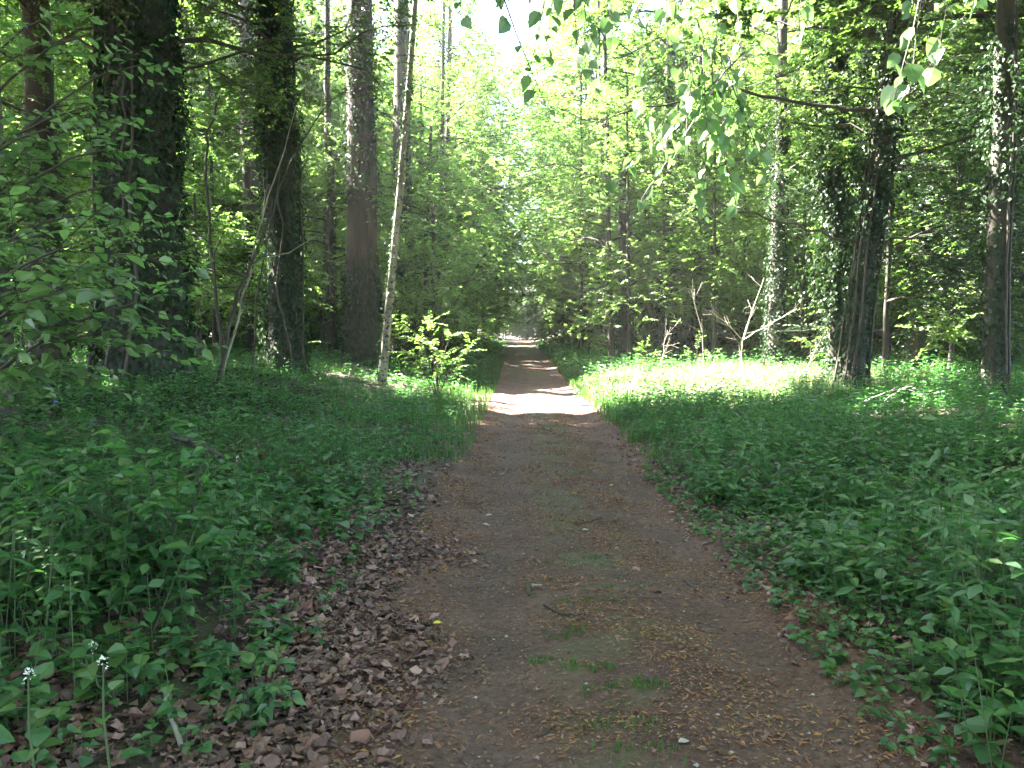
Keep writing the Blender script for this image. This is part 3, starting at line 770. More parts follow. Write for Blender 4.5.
def grass_field(n, xr, yr, dens, hh, wid, r):
    x = r.uniform(*xr, n); y = r.uniform(*yr, n)
    k = r.uniform(size=n) < dens(x, y); x, y = x[k], y[k]; n = len(x)
    B = np.stack([x, y, height(x, y)-.005], 1)
    h = hh*r.uniform(.4, 1.2, n); a = r.uniform(0, 2*PI, n); bend = r.uniform(.1, .7, n)
    d = np.stack([np.cos(a), np.sin(a), np.zeros(n)], 1); s = np.stack([-np.sin(a), np.cos(a), np.zeros(n)], 1)*(wid*r.uniform(.6, 1.3, n))[:, None]
    up = np.array([0, 0, 1.])
    m = B+d*(bend*h*.25)[:, None]+up*(h*.6)[:, None]; t = B+d*(bend*h*.9)[:, None]+up*(h*(1-.35*bend))[:, None]
    V = np.stack([B-s, B+s, m+s*.8, m-s*.8, t], 1).reshape(-1, 3); o = np.arange(n)[:, None]*5
    g = Geo(); g.add(V, o+np.array([[0, 1, 2, 3]])); g.add(np.zeros((0, 3)), []); g.F.append((o+np.array([[3, 2, 4]]), 0))
    return g


r = np.random.default_rng(23)
def gd_left(x, y):
    return left_d(x, y)*np.clip(.3+.8*noise(x, y, 1.6, 36), 0, 1)
def gd_right(x, y):
    return right_d(x, y)*np.clip(.2+.8*noise(x, y, 1.6, 37), 0, 1)
GL = grass_field(9000, (-6, -.8), (2, 9), gd_left, .28, .003, r); GL2 = grass_field(26000, (-9, -.5), (9, 24), gd_left, .34, .006, r)
GR = grass_field(8000, (1.6, 7), (2, 9), gd_right, .36, .003, r); GR2 = grass_field(24000, (1.5, 12), (9, 24), gd_right, .42, .006, r)
E1 = grass_field(9000, (-1.6, -.6), (9, 40), lambda x, y: np.clip(.4+.6*noise(x, y, .8, 38), 0, 1), .34, .006, r); E2 = grass_field(9000, (1.5, 2.4), (9, 40), lambda x, y: np.clip(.4+.6*noise(x, y, .8, 39), 0, 1), .34, .006, r)
tag(merge([GL, GL2, GR, GR2, E1, E2]).obj('verge_grass', [M['grass']]), 'long thin grass mixed into the verges of the path', 'grass', None, 'stuff')

def cd_(x, y):
    return np.clip(1.25-((x-5.0)/3.9)**2-((y-20.5-.35*(x-5))/5.4)**2, 0, 1)*sstep(1.5, 2.0, x)
M['straw'] = leaf_mat('glare_straw', [(.24, .27, .11), (.34, .35, .18), (.40, .37, .24)], [(.26, .36, .12), (.34, .42, .18), (.38, .38, .22)], .4, .04, .5)  # clearing grass tinted paler, its colour standing in for sun glare
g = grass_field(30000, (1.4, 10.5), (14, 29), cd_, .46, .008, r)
tag(g.obj('glare_grass', [M['straw']]), 'pale green and straw coloured grass, tinted pale for sun glare, in the bright clearing right of the path', 'grass', None, 'stuff')

# short grass and moss tufts on the crown of the path
TUFTS = [(.30, 3.5, .13, .06), (.38, 3.22, .12, .07), (.36, 3.0, .17, .07), (.14, 3.62, .09, .05), (.42, 2.78, .2, .07), (.55, 3.3, .08, .05), (.28, 3.95, .12, .1), (.45, 4.4, .22, .12), (.62, 4.75, .16, .12), (.35, 5.3, .2, .2), (.55, 6.3, .3, .4), (.4, 7.5, .3, .6), (.5, 9.2, .3, .9), (.5, 11.5, .3, 1.2), (.45, 14, .3, 1.2)]
g = Geo()
for (x, y, a, b) in TUFTS:
    n = int(3200*a*(1+b*3)) if y < 4 else int(1700*a*b/.06) if y < 6 else 2200
    g = merge([g, grass_field(n, (x-a*1.5, x+a*1.5), (y-b*1.8, y+b*1.8), lambda X, Y: np.clip(1.25-((X-x)/a/1.2)**2-((Y-y)/b/1.4)**2, 0, 1)*np.clip(.5+.9*noise(X, Y, .12, 55), 0, 1), (.06 if y < 4 else .045) if y < 6 else .035, .003 if y < 6 else .0035, r)])
tag(g.obj('path_grass', [M['moss']]), 'short green grass tufts along the middle of the path', 'grass', None, 'stuff')

# ivy carpet round the massive oak
r = np.random.default_rng(24)
n = 26000; x = r.uniform(-10.5, -2.2, n); y = r.uniform(7.5, 17.5, n)
k = r.uniform(size=n) < np.clip(1.1-((x+6.3)/3.6)**2-((y-12.0)/4.4)**2, 0, 1)*np.clip(.8+.4*noise(x, y, .9, 61), 0, 1); x, y = x[k], y[k]; n = len(x)
P = np.stack([x, y, height(x, y)+r.uniform(.01, .16, n)], 1); a = r.uniform(0, 6.28, n)
D = np.stack([np.cos(a), np.sin(a), r.normal(-.1, .25, n)], 1); N = np.stack([r.normal(0, .35, n), r.normal(0, .35, n), np.ones(n)], 1); L = .085*r.uniform(.6, 1.2, n)
g = Geo(); g.add(*leaf_mesh(P, D, N, L, L*.9, 'small', r)); tag(g.obj('ivy_carpet', [M['ivy']]), 'dark ivy carpeting the bank round the massive oak', 'ivy', None, 'stuff')

# ------------------------------------------------------------------ dead leaves, bits and pebbles
def litter(n, xr, yr, dens, size, r, lift=.02, kind='oval'):
    x = r.uniform(*xr, n); y = r.uniform(*yr, n)
    k = r.uniform(size=n) < dens(x, y); x, y = x[k], y[k]; n = len(x)
    P = np.stack([x, y, height(x, y)+r.uniform(.008, lift, n)], 1); a = r.uniform(0, 2*PI, n)
    D = np.stack([np.cos(a), np.sin(a), r.normal(.03, .17, n)], 1); N = np.stack([r.normal(0, .30, n), r.normal(0, .30, n), np.ones(n)*np.where(r.uniform(size=n) < .5, 1, -1)], 1)
    L = size*(.3+1.1*r.uniform(0, 1, n)**1.7)
    return leaf_mesh(P, D, N, L, L*r.uniform(.4, 1.0, n), kind, r, .10)


def lit_left(x, y):
    e_in = -.45+.22*noise(y, y*0, .9, 71)-.3*sstep(4, 9, y)
    return sstep(-e_in-.15, -e_in+.5, -x)*np.maximum(.12+.88*sstep(-1.75, -1.1, x), .75*sstep(3.8, 2.8, y))*np.clip(.85+.3*noise(x, y, .4, 72), .2, 1)
r = np.random.default_rng(25)
g = Geo()
g.add(*litter(12000, (-2.8, -.2), (1.7, 6.5), lit_left, .056, r, .03))
g.add(*litter(16000, (-2.8, -.2), (1.7, 6.5), lit_left, .04, r, .025, 'small'))
g.add(*litter(3500, (-2.6, -.2), (1.7, 5.5), lit_left, .062, r, .035, 'broad'))
g.add(*litter(14000, (-2.4, -.3), (6.5, 13), lit_left, .062, r, .035, 'small'))
g.add(*litter(5000, (-7, -2.3), (1.7, 9), lambda x, y: .5+0*x, .09, r, .04))
g.add(*litter(6500, (1.3, 3.2), (1.7, 12), lambda x, y: np.clip(1.15-abs(x-1.9)*1.0, .1, 1)*np.clip(.6+.5*noise(x, y, .5, 75), .1, 1), .055, r, .03, 'oval'))
g.add(*litter(6000, (2, 14), (9, 26), lambda x, y: .5+0*x, .1, r, .04, 'small'))
g.add(*litter(7000, (-14, -2), (8, 26), lambda x, y: .5+0*x, .1, r, .04, 'small'))
g.add(*litter(260, (-.7, 1.6), (1.8, 10), lambda x, y: 1+0*x, .05, r, .012))
tag(g.obj('leaf_litter', [M['litter']]), 'brown and grey dead leaves drifted along the left edge of the path', 'dead leaves', None, 'stuff')


def strips(n, xr, yr, dens, ln, wd, r):
    x = r.uniform(*xr, n); y = r.uniform(*yr, n)
    k = r.uniform(size=n) < dens(x, y); x, y = x[k], y[k]; n = len(x)
    P = np.stack([x, y, height(x, y)+r.uniform(.009, .016, n)], 1); a = r.uniform(0, 2*PI, n)
    L = ln*r.uniform(.4, 1.3, n); W = wd*r.uniform(.6, 1.5, n)
    D = np.stack([np.cos(a), np.sin(a), r.normal(0, .12, n)], 1); N = np.stack([r.normal(0, .3, n), r.normal(0, .3, n), np.ones(n)], 1)
    return leaf_mesh(P, D, N, L, W, 'small', r)


def bits_d(x, y):
    rut = np.exp(-((x+.12)/.22)**2)*.75+np.exp(-((x-1.2)/.2)**2)*.35
    return np.clip(.5+.75*noise(x, y, .45, 73)+.3*noise(x, y, .15, 74), .04, 1)*(1-rut)
g = Geo()
g.add(*litter(26000, (-.85, 1.75), (1.8, 9), lambda x, y: .35+.65*bits_d(x, y), .017, r, .014, 'small'), 1)
g.add(*strips(20000, (-.8, 1.75), (1.8, 6.5), bits_d, .034, .009, r))
g.add(*strips(22000, (-.8, 1.7), (6.5, 16), bits_d, .042, .014, r))
g.add(*strips(5000, (-.8, 1.7), (16, 34), bits_d, .05, .02, r))
tag(g.obj('path_debris', [M['bits'], M['litter']]), 'orange brown bud scales and leaf scraps strewn over the path', 'debris', None, 'stuff')
g = Geo(); n = 700
x = r.uniform(-.6, 1.6, n); y = 1.9+r.uniform(0, 1, n)**1.6*8; s = .0025+.010*r.uniform(0, 1, n)**4
oct_ = np.array([[1, 0, 0], [0, 1, 0], [-1, 0, 0], [0, -1, 0], [0, 0, .7], [0, 0, -.7]])
V = np.stack([x, y, height(x, y)+.008], 1)[:, None]+oct_[None]*s[:, None, None]*r.uniform(.7, 1.3, (n, 6, 1))
g.add(V.reshape(-1, 3), (np.arange(n)[:, None, None]*6+np.array([[0, 1, 4], [1, 2, 4], [2, 3, 4], [3, 0, 4], [1, 0, 5], [2, 1, 5], [3, 2, 5], [0, 3, 5]])[None]).reshape(-1, 3))
tag(g.obj('path_grit', [M['stone']]), 'pale grit scattered on the trodden earth of the path', 'grit', None, 'stuff')

# ------------------------------------------------------------------ single things on the ground
def stick(name, label, cat, P, r0, mat='twig', forks=0, seed=0, group=None):
    rr = np.random.default_rng(seed); P = np.array(P, float); q = np.linspace(0, 1, 14); s = np.linspace(0, 1, len(P))
    pts = smooth_line(P, 14); ln = np.linalg.norm(P[-1]-P[0])
    pts[1:-1] += rr.normal(0, ln*.004, (12, 3))
    g = Geo(); base = pts[0].copy()
    capped(g, pts-base, r0*(1-.6*q), 7, 0, .06, rr)
    for k in range(forks):
        i = int(rr.integers(3, 11)); d = unit(unit(pts[-1]-pts[0])+rr.normal(0, .6, 3)); d[2] = abs(d[2])*.5
        L = ln*rr.uniform(.15, .4); sub = np.array([pts[i], pts[i]+d*L*.5, pts[i]+d*L+rr.normal(0, L*.1, 3)])-base
        capped(g, sub, r0*np.array([.55, .4, .2]), 5)
    o = g.obj(name, M[mat], None, True); o.location = base
    return tag(o, label, cat, group)


def gp(px, py, lift=.01):
    """ground point seen at a photo pixel near the path"""
    Y = EYE*800/(py-335)
    for _ in range(6):
        Y = (EYE-float(height((px-518)*Y/800, Y)))*800/(py-335)
    x = (px-518)*Y/800
    return (x, Y, float(height(x, Y))+lift)

stick('fallen_twig', 'dark curved twig lying across the middle of the path', 'twig', [gp(545, 612, .016), gp(562, 622, .016), gp(588, 622, .016)], .009, forks=1, seed=1)
stick('fallen_twig', 'short stubby grey stick standing out left of the dark curved twig', 'stick', [gp(528, 592, .018), gp(529, 603, .018)], .014, 'bark', seed=2)
stick('fallen_twig', 'pale bark chip lying across the end of the stubby grey stick', 'stick', [gp(532, 594, .03), gp(543, 592, .02)], .010, 'bark_pale', seed=3)
stick('fallen_twig', 'short dark twig right of centre on the path', 'twig', [gp(688, 586, .012), gp(696, 594, .012), gp(700, 596, .012)], .012, seed=4)
stick('fallen_twig', 'thin crooked dark twig farther up the path near its middle', 'twig', [gp(577, 528, .012), gp(592, 524, .014), gp(603, 520, .012)], .011, forks=2, seed=5)
stick('fallen_twig', 'pale crooked root-like stick among brown leaves beside the flowering herbs', 'stick', [gp(170, 768, .03), gp(160, 748, .07), gp(153, 728, .06), gp(162, 710, .05)], .010, 'bark_pale', seed=6)
stick('fallen_twig', 'thin straight twig on the bare earth at the foot of the path', 'twig', [gp(542, 750, .010), gp(556, 738, .012)], .006, seed=7)
stick('fallen_branch', 'bleached forked branch lying in the herbs below the leaning ivy trunk', 'branch', [(5.5, 12.9, .40), (6.0, 13.0, .58), (6.5, 13.2, .66)], .012, 'dead', 3, 8)
stick('fallen_branch', 'bleached branch stub poking up beside the forked one in the herbs', 'branch', [(5.6, 12.5, .3), (5.8, 12.6, .5), (6.1, 12.8, .62)], .011, 'dead', 1, 9)
stick('fallen_branch', 'mossy dark fallen limb on the left bank behind the oval leaved sapling', 'branch', [(-3.3, 7.6, .55), (-2.9, 7.2, .5), (-2.6, 7.0, .42)], .05, 'bark', 1, 10)


def flat_leaf(label, px, py, L, mat, a, seed):
    rr = np.random.default_rng(seed); p = np.array(gp(px, py, .016))
    V, F = leaf_mesh(np.zeros((1, 3)), np.array([[math.cos(a), math.sin(a), .12]]), np.array([[.15, -.2, 1.]]), np.array([L]), np.array([L*.55]), 'oval', rr)
    g = Geo(); g.add(V, F); o = g.obj('fallen_leaf', M[mat]); o.location = p; tag(o, label, 'leaf')
flat_leaf('bright yellow fallen leaf on the left wheel track', 431, 632, .055, 'yellow', .1, 1)
flat_leaf('small yellow leaf in the far middle of the path', 610, 488, .05, 'yellow', .3, 2)
flat_leaf('pale dead leaf on the left wheel track, upper of two', 485, 519, .06, 'pale', .1, 3)
flat_leaf('pale dead leaf on the left wheel track, lower of two', 482, 528, .06, 'pale', -.2, 4)
flat_leaf('small grey white leaf scrap beside thin crooked twig', 583, 534, .055, 'pale', .2, 5)
flat_leaf('whitish curled leaf at the edge of the leaf drift near the bottom', 388, 716, .06, 'pale', -.3, 6)
flat_leaf('large reddish brown dead leaf beside the pale crooked stick', 165, 722, .13, 'litter', -.3, 8)
flat_leaf('tan leaf lying at the foot of the path below the grass tufts', 683, 757, .05, 'pale', .4, 9)


# ------------------------------------------------------------------ flowering herbs, saplings, dead stems
def flower_herb(label, px, py_top, Y, seed, h=None):
    rr = np.random.default_rng(seed); x, zt = at(px, py_top, Y); zg = float(height(x, Y)); h = zt-zg
    root = empty('flowering_herb', label, 'plant', (x, Y, zg))
    pts = np.array([[.05*rr.normal(), 0, 0], [.012, 0, h*.35], [-.01, .01, h*.7], [0, 0, h]]); g = Geo(); capped(g, pts, [.0045, .004, .0035, .002], 6); g.obj('stem', M['stem'], root, True)
    n = 8; t = np.linspace(.12, .93, n); P = np.stack([np.interp(t, [0, .35, .7, 1], pts[:, c]) for c in range(3)], 1); a = np.arange(n)*2.4+rr.uniform(0, 6)
    L = np.linspace(.085, .045, n)
    D = np.stack([np.cos(a), np.sin(a), rr.normal(.15, .2, n)], 1); N = np.stack([-.3*np.cos(a), -.3*np.sin(a), np.ones(n)], 1)
    E = P+unit(D)*.03; lg = Geo(); lg.add(*leaf_mesh(E, D, N, L, L*.9, 'broad', rr), 0); V, F = prisms(P, (P+E)/2, E, .0015, .0012); lg.add(V, F, 1)
    lg.obj('leaves', [M['herb'], M['stem']], root)
    n = 26; d = unit(rr.normal(size=(n, 3))+np.array([0, 0, .8])); P = np.array([0, 0, h])+d*np.array([.016, .016, .022])*rr.uniform(.5, 1, (n, 1))
    f = Geo(); f.add(*leaf_mesh(P, d+rr.normal(0, .4, (n, 3)), rr.normal(size=(n, 3)), np.full(n, .008), np.full(n, .006), 'small', rr)); f.obj('flower_head', M['petal'], root)
flower_herb('tall white flowered herb standing over dead leaves, second from left', 92, 672, 2.25, 1)
flower_herb('white flowered herb with round leaves at the left border', 14, 686, 2.2, 2)
flower_herb('small white flowered herb on the left bank in front of oval leaved sapling', 82, 655, 3.0, 3)
flower_herb('white flowered herb in the left undergrowth beyond the oval leaved sapling', 235, 460, 6.4, 4)


def sapling(label, base_xy, tips, leafL, seed, m=11, mat='leaf', hang=False, lk='oval', name='sapling', nt=10, asp=.55, rad=.010):
    """young shrub of arching shoots; tips are world points the shoots reach"""
    rr = np.random.default_rng(seed); x, y = base_xy; zg = float(height(x, y)); b = np.array([x, y, zg])
    root = empty(name, label, 'shrub', b)
    lg = Geo()
    for tip in tips:
        t = np.array(tip)-b; q = np.linspace(0, 1, 9)
        pts = t*q[:, None]; pts[:, 2] = t[2]*(1-(1-q)**1.7); pts[1:-1] += rr.normal(0, .012, (7, 3))
        g = Geo(); capped(g, pts, rad*(1-.75*q), 6); g.obj('stem', M['twig'], root, True)
        tt = rr.uniform(.3, 1, nt); tt[0] = .98
        S = np.stack([np.interp(tt, q, pts[:, c]) for c in range(3)], 1); dm = unit(pts[-1]-pts[3])
        D = dm*.7+rr.normal(0, .55, (nt, 3)); D[:, 2] = D[:, 2]*.5; Lt = rr.uniform(.18, .42, nt)*min(1.6, np.linalg.norm(t))
        p, d, n, l = sprays(S, D, Lt, m, leafL, rr, .2, hang)
        lg.add(*leaf_mesh(p, d, n, l, l*asp, lk, rr), 0)
        V, F = prisms(S, S+unit(D)*(Lt*.5)[:, None]-np.array([0, 0, .05])*Lt[:, None], S+unit(D)*Lt[:, None]-np.array([0, 0, .2])*Lt[:, None], .003, .0012); lg.add(V, F, 1)
    lg.obj('foliage', [M[mat], M['twig']], root)
    return root

def w(px, py, Y):
    x, z = at(px, py, Y); return (x, Y, z)
sapling('sapling with large oval leaves standing out of the left undergrowth', (-1.78, 4.2), [w(70, 480, 4.1), w(130, 450, 4.3), w(205, 445, 4.2), w(150, 500, 3.9), w(215, 540, 4.0), w(40, 500, 4.0), w(100, 465, 4.2)], .105, 1, 8, 'sapleaf', nt=8)
sapling('seedling with pointed leaves beside dead leaves at the bottom, left of the path', (-1.05, 3.05), [w(250, 660, 3.0), w(285, 700, 2.95), w(230, 690, 2.9)], .065, 2, 5, 'herb', nt=4, rad=.004)
sapling('bright sunlit shrub of layered sprays on the verge left of the path', (-1.75, 17.2), [w(430, 322, 17), w(452, 335, 17.2), w(418, 340, 17), w(470, 348, 17), w(440, 350, 16.6), w(405, 352, 17)], .10, 3, 14, 'leaf', lk='small', nt=12, rad=.014)
sapling('sunlit sapling with pale leaves behind the bright clearing', (8.6, 21), [w(815, 305, 21), w(830, 330, 21), w(845, 318, 20.5), w(800, 340, 21), w(850, 345, 20)], .10, 5, 12, 'leaf', lk='small', nt=12, rad=.014)
sapling('small pale shoots on the back edge of the bright clearing', (3.6, 22.5), [w(640, 350, 22.5), w(646, 345, 22.5), w(655, 352, 22)], .10, 6, 8, 'leaf', lk='small', nt=6, rad=.01)
sapling('pale leafy shoots right of the small ones at the back of the clearing', (4.9, 22.5), [w(690, 350, 22.5), w(700, 338, 22.5), w(715, 352, 22)], .10, 7, 8, 'leaf', lk='small', nt=6, rad=.01)

# foliage screens at the left: a hazel whose trunk stands outside the picture
sapling('hazel with arching sprays of toothed leaves hanging into the left border, lowest', (-3.3, 3.6), [w(150, 300, 3.6), w(95, 262, 3.5), w(60, 250, 3.3), w(110, 330, 3.7), w(20, 290, 3.4), w(70, 290, 3.2), w(120, 280, 3.7), w(30, 240, 3.5)], .095, 11, 10, 'lime', name='hazel_bush', nt=14, rad=.016, asp=.6)
sapling('hazel with rounded leaves hanging in front of the massive ivy oak', (-5.2, 5.6), [w(120, 150, 5.3), w(95, 110, 5.5), w(125, 185, 5.4), w(60, 130, 5.2), w(40, 200, 5.4), w(100, 40, 5.6), w(150, 70, 5.8), w(30, 60, 5.4), w(90, 215, 5.3), w(10, 120, 5.2), w(70, 20, 5.4), w(60, 170, 5.6), w(20, 160, 5.4), w(110, 125, 5.8)], .10, 12, 10, 'lime', name='hazel_bush', nt=11, rad=.02, asp=.7)
sapling('fine leaved maple spray crossing the foot of the massive ivy oak', (-7.4, 8.6), [w(170, 225, 8.4), w(140, 240, 8.4), w(185, 255, 8.5), w(80, 215, 8.3), w(40, 240, 8.4), w(100, 260, 8.2), w(20, 200, 8.2), w(60, 180, 8.5)], .075, 13, 12, 'leaf', lk='small', name='maple_bush', nt=14, rad=.02, asp=.8)

# lime tree outside the picture at right, its bough over the path and hanging twigs in view
lx, ly = 3.6, 2.2
lime = empty('lime_tree', 'lime tree whose twigs of large translucent leaves hang into the top of the picture', 'tree', (lx, ly, float(height(lx, ly))))
lb = np.array(lime.location)
g = Geo(); TLz = np.linspace(-.2, 8, 18); capped(g, np.stack([.02*TLz, .0*TLz, TLz], 1), .15*(1-.07*TLz), 12, 0, .02); g.obj('trunk', M['bark'], lime, True)
rr = np.random.default_rng(77)
def lime_bough(points, hang, r0, leafL=.062, mat='lime', nlf=12, tmin=.12):
    P = np.array(points)-lb; q = np.linspace(0, 1, 14); s = np.linspace(0, 1, len(P))
    pts = np.stack([np.interp(q, s, P[:, c]) for c in range(3)], 1)
    g = Geo(); capped(g, pts, r0*(1-.8*q)+.003, 7); bo = g.obj('bough', M['twig'], lime, True)
    lg = Geo()
    for (p0, p1) in hang:
        A = np.array(p0)-lb; B = np.array(p1)-lb; C = (A+B)/2+rr.normal(0, .03, 3)
        V, F = prisms(A[None], C[None], B[None], .0035, .0012); lg.add(V, F, 1)
        t = np.linspace(tmin, 1, nlf+4); Pp = np.where(t[:, None] < .5, A+(C-A)*t[:, None]*2, C+(B-C)*(t[:, None]*2-1))
        n = len(t); d = unit(B-A); a = rr.uniform(0, 6.28, n)
        D = d*.35+np.stack([np.cos(a)*.7, np.sin(a)*.7, np.full(n, -.55)], 1); N = np.stack([rr.normal(0, .5, n), -.6+rr.normal(0, .5, n), np.full(n, .55)], 1)
        L = leafL*rr.uniform(.4, 1.2, n); E = Pp+unit(D)*.02
        lg.add(*leaf_mesh(E, D, N, L, L*.8, 'broad', rr), 0); V, F = prisms(Pp, (Pp+E)/2, E, .0012, .001); lg.add(V, F, 1)
    lg.obj('foliage', [M[mat], M['twig']], bo)
H1 = [(w(560+20*k, -60, 3.1+.05*k), w(p[0], p[1], 3.1+.05*k)) for k, p in enumerate([(545, 60), (590, 90), (610, 40), (640, 130), (665, 80), (685, 170), (705, 60), (725, 190), (745, 130), (760, 60)])]
H1 += [(w(690+8*k, 60, 3.3), w(p[0], p[1], 3.3)) for k, p in enumerate([(660, 150), (700, 215), (735, 205), (765, 180), (720, 150), (640, 200), (610, 180)])]
lime_bough([(3.65, 2.2, 3.6), w(1000, -190, 3.0), w(800, -110, 3.1), w(650, -70, 3.2), w(540, -60, 3.2)], H1, .035)
lime_bough([(3.65, 2.2, 3.9), w(900, -260, 2.6), w(600, -200, 2.4), w(480, -150, 2.3)], [(w(440, -60, 2.3), w(460, 22, 2.3)), (w(480, -60, 2.3), w(545, 110, 2.35)), (w(520, -80, 2.3), w(530, 75, 2.4)), (w(540, -60, 2.4), w(575, 50, 2.4)), (w(500, -60, 2.3), w(500, 20, 2.3))], .02, .05, nlf=3)
lime_bough([(3.65, 2.2, 3.4), w(1150, -120, 2.9), w(960, -80, 2.9), w(890, -40, 2.9)], [(w(905, -30, 2.9), w(890, 70, 2.9)), (w(950, -60, 2.8), w(960, 8, 2.8)), (w(930, -30, 3.2), w(925, 70, 3.2)), (w(800, -60, 3.4), w(790, 40, 3.4))], .02, .08, nlf=5)

lime_bough([(3.65, 2.2, 3.5), w(1130, -130, 2.8), w(960, -70, 2.8), w(915, -30, 2.8)], [(w(912, -20, 2.8), w(884, 108, 2.8)), (w(912, -20, 2.8), w(900, 106, 2.8))], .012, .078, nlf=1, tmin=.72)


def dead_stem(label, pts_list, r0, seed, name='dead_stem'):
    rr = np.random.default_rng(seed); base = np.array(pts_list[0][0]); base[2] = float(height(base[0], base[1]))
    root = empty(name, label, 'dead stem', base)
    for k, P in enumerate(pts_list):
        P = np.array(P, float)-base
        if k == 0:
            P[0] = 0, 0, -.05
        q = np.linspace(0, 1, 9); s = np.linspace(0, 1, len(P)); pts = smooth_line(P, 9, 2); pts[1:-1] += rr.normal(0, .012, (7, 3))
        rb = .36*r0 if k == 0 else r0*.25
        g = Geo(); capped(g, pts, rb*(1-.7*q)+.003, 6)
        for z in range(6):
            i = int(rr.integers(3, 8)); d = unit(unit(pts[-1]-pts[0])+rr.normal(0, .55, 3)); L = rr.uniform(.2, .6); e = pts[i]+d*L+[0, 0, .04]
            capped(g, np.array([pts[i], pts[i]+d*L*.5, e]), [rb*.35, rb*.25, .003], 5)
            d2 = unit(d+rr.normal(0, .6, 3)); capped(g, np.array([pts[i]+d*L*.5, pts[i]+d*L*.5+d2*L*.5]), [rb*.22, .003], 4)
        g.obj('stem' if k == 0 else 'branch', M['dead'], root, True)
dead_stem('bleached dead sapling forking into three in the bright clearing', [[w(741, 375, 21.5), w(741, 355, 21.5), w(742, 339, 21.5)], [w(742, 340, 21.5), w(728, 325, 21.5), w(709, 311, 21.4)], [w(742, 340, 21.5), w(750, 312, 21.6), w(762, 278, 21.6)], [w(742, 340, 21.5), w(768, 325, 21.3), w(795, 309, 21.2)]], .05, 1)
dead_stem('thin upright bleached stem at the left end of the clearing', [[w(661, 372, 21.5), w(662, 350, 21.5), w(667, 330, 21.5)]], .025, 3)
dead_stem('long thin bleached stem curving up between the leafy shoots', [[w(704, 365, 22.5), w(702, 330, 22.5), w(690, 290, 22.5)]], .025, 5)
dead_stem('slanting bare stem in front of the leaning ivy trunk, low', [[w(795, 385, 17.2), w(815, 350, 17.2), w(828, 318, 17)]], .03, 7)

# slanting thin stems on the left bank
stick('leaning_stem', 'bare slanting stem rising right from the foot of the massive oak', 'stem', [(-5.0, 13.2, .6), w(235, 300, 13.6), w(262, 245, 14), w(275, 200, 14.2)], .04, 'bark', 3, 21)
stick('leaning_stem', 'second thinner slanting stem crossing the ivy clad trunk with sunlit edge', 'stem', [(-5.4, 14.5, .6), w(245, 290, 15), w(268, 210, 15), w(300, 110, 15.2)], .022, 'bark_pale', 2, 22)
stick('leaning_stem', 'thin sapling stem arching right over the top of left bank trunks', 'stem', [(-5.2, 15.5, .6), w(270, 200, 15.6), w(330, 105, 15.8), w(375, 90, 16)], .02, 'bark', 3, 23)
stick('leaning_stem', 'slim curving stem between the massive oak and ivy clad trunk', 'stem', [(-6.3, 17, .8), w(212, 230, 17), w(208, 150, 17), w(225, 100, 17)], .04, 'bark', 3, 24)
stick('leaning_stem', 'slanting dark limb above the verge where the path runs off', 'stem', [(-2.6, 26, .8), w(450, 310, 26), w(475, 270, 26), w(490, 250, 26)], .06, 'bark', 3, 25)
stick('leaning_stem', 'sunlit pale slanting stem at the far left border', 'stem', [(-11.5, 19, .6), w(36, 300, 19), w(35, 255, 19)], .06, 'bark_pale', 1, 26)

for k, (px, py, Y, lab) in enumerate([(50, 418, 8.5, 'small bluebell in the left undergrowth, nearer the border'), (88, 432, 8, 'small bluebell in the left undergrowth, nearer the path'), (816, 424, 12, 'pair of bluebells in the herbs left of the leaning ivy trunk')]):
    x, z = at(px, py, Y); zg = float(height(x, Y)); rr = np.random.default_rng(k)
    root = empty('bluebell', lab, 'flower', (x, Y, zg)); h = max(.25, z-zg)
    g = Geo(); capped(g, [[0, 0, 0], [0, .01, h*.6], [.03, 0, h]], [.004, .003, .002], 5); g.obj('stem', M['stem'], root)
    n = 14; P = np.stack([rr.normal(.02, .02, n), rr.normal(0, .015, n), h*rr.uniform(.72, 1, n)], 1); D = rr.normal(0, .5, (n, 3)); D[:, 2] -= .8
    g = Geo(); g.add(*leaf_mesh(P, D, rr.normal(size=(n, 3)), np.full(n, .028), np.full(n, .016), 'small', rr)); g.obj('flower_head', M['blue'], root)

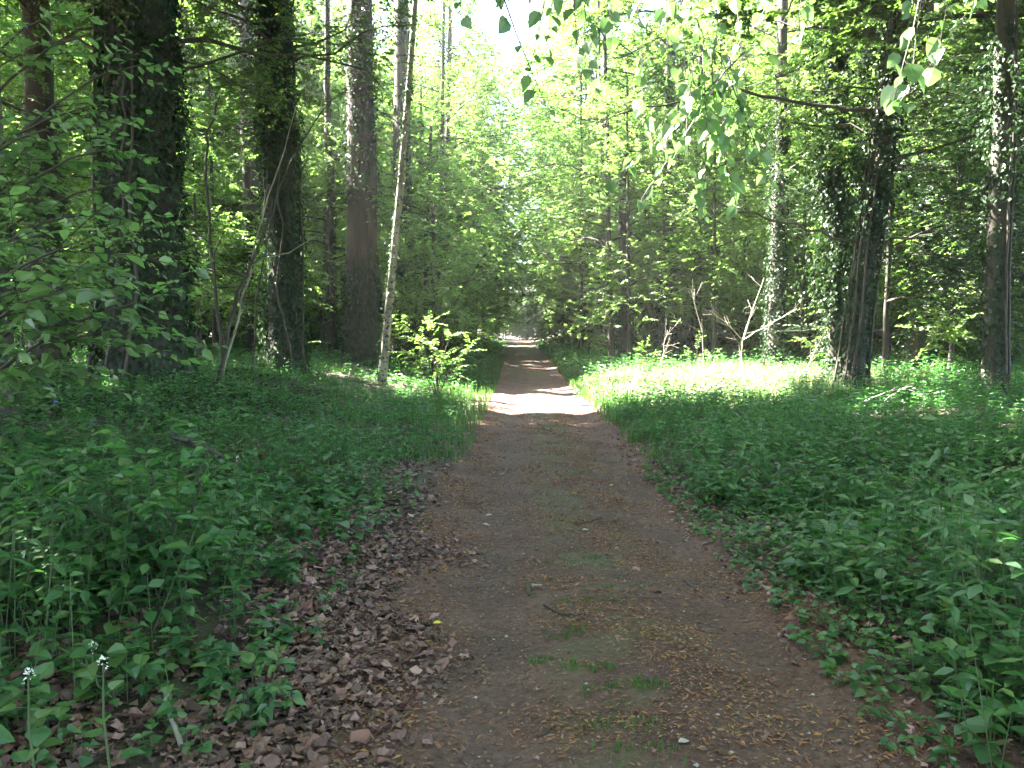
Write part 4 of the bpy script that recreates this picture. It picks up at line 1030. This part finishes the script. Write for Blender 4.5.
# ------------------------------------------------------------------ light, air, camera
HAZE = .0008
if HAZE:
    g = Geo(); a, b = np.array([-85, -32, -1.5]), np.array([85, 138, 36.])
    V = np.array([[x, y, z] for z in (a[2], b[2]) for y in (a[1], b[1]) for x in (a[0], b[0])]); g.add(V, [[0, 2, 3, 1], [4, 5, 7, 6], [0, 1, 5, 4], [2, 6, 7, 3], [0, 4, 6, 2], [1, 3, 7, 5]])
    m, nd, lk = new_mat('woodland_air'); pv = nd.new('ShaderNodeVolumePrincipled'); pv.inputs['Color'].default_value = (.92, .92, .90, 1); pv.inputs['Density'].default_value = HAZE; pv.inputs['Anisotropy'].default_value = .55
    o = nd.new('ShaderNodeOutputMaterial'); lk.new(pv.outputs[0], o.inputs['Volume'])
    tag(g.obj('haze', [m]), 'thin bright haze in the woodland air', 'haze', None, 'stuff')

wd = bpy.data.worlds.new("World"); SC.world = wd; wd.use_nodes = True
nt = wd.node_tree; bg = nt.nodes['Background']
sky = nt.nodes.new('ShaderNodeTexSky'); sky.sky_type = 'NISHITA'; sky.sun_disc = False
sky.sun_elevation = SUN_EL; sky.sun_rotation = SUN_AZ % (2*PI); sky.air_density = 1.0; sky.dust_density = 2.0
nt.links.new(sky.outputs[0], bg.inputs[0]); bg.inputs[1].default_value = .052
sl = bpy.data.lights.new('sun', 'SUN'); sl.energy = 5.0; sl.angle = math.radians(.53); sl.color = (1, .95, .86)
so = bpy.data.objects.new('sun', sl); COL.objects.link(so)
so.rotation_euler = Vector(SUN).to_track_quat('Z', 'Y').to_euler(); so.location = (0, 0, 40)

cd = bpy.data.cameras.new('camera'); cam = bpy.data.objects.new('camera', cd); COL.objects.link(cam)
cd.sensor_width = 36; cd.lens = 36*800/1024; cd.clip_end = 2000; cd.clip_start = .05
cam.location = (0, 0, EYE)
cam.rotation_euler = (math.radians(90)-math.atan(49/800), 0, math.atan(6/800))
SC.camera = cam

SC.view_settings.view_transform = 'Standard'; SC.view_settings.look = 'None'; SC.view_settings.exposure = 4.8; SC.view_settings.gamma = 1
SC.render.engine = 'CYCLES'
cy = SC.cycles
cy.max_bounces = 7; cy.diffuse_bounces = 4; cy.glossy_bounces = 2; cy.transmission_bounces = 5; cy.transparent_max_bounces = 4
cy.caustics_reflective = False; cy.caustics_refractive = False
cy.use_denoising = True; cy.use_adaptive_sampling = True; cy.adaptive_threshold = .02
cy.sample_clamp_indirect = 6
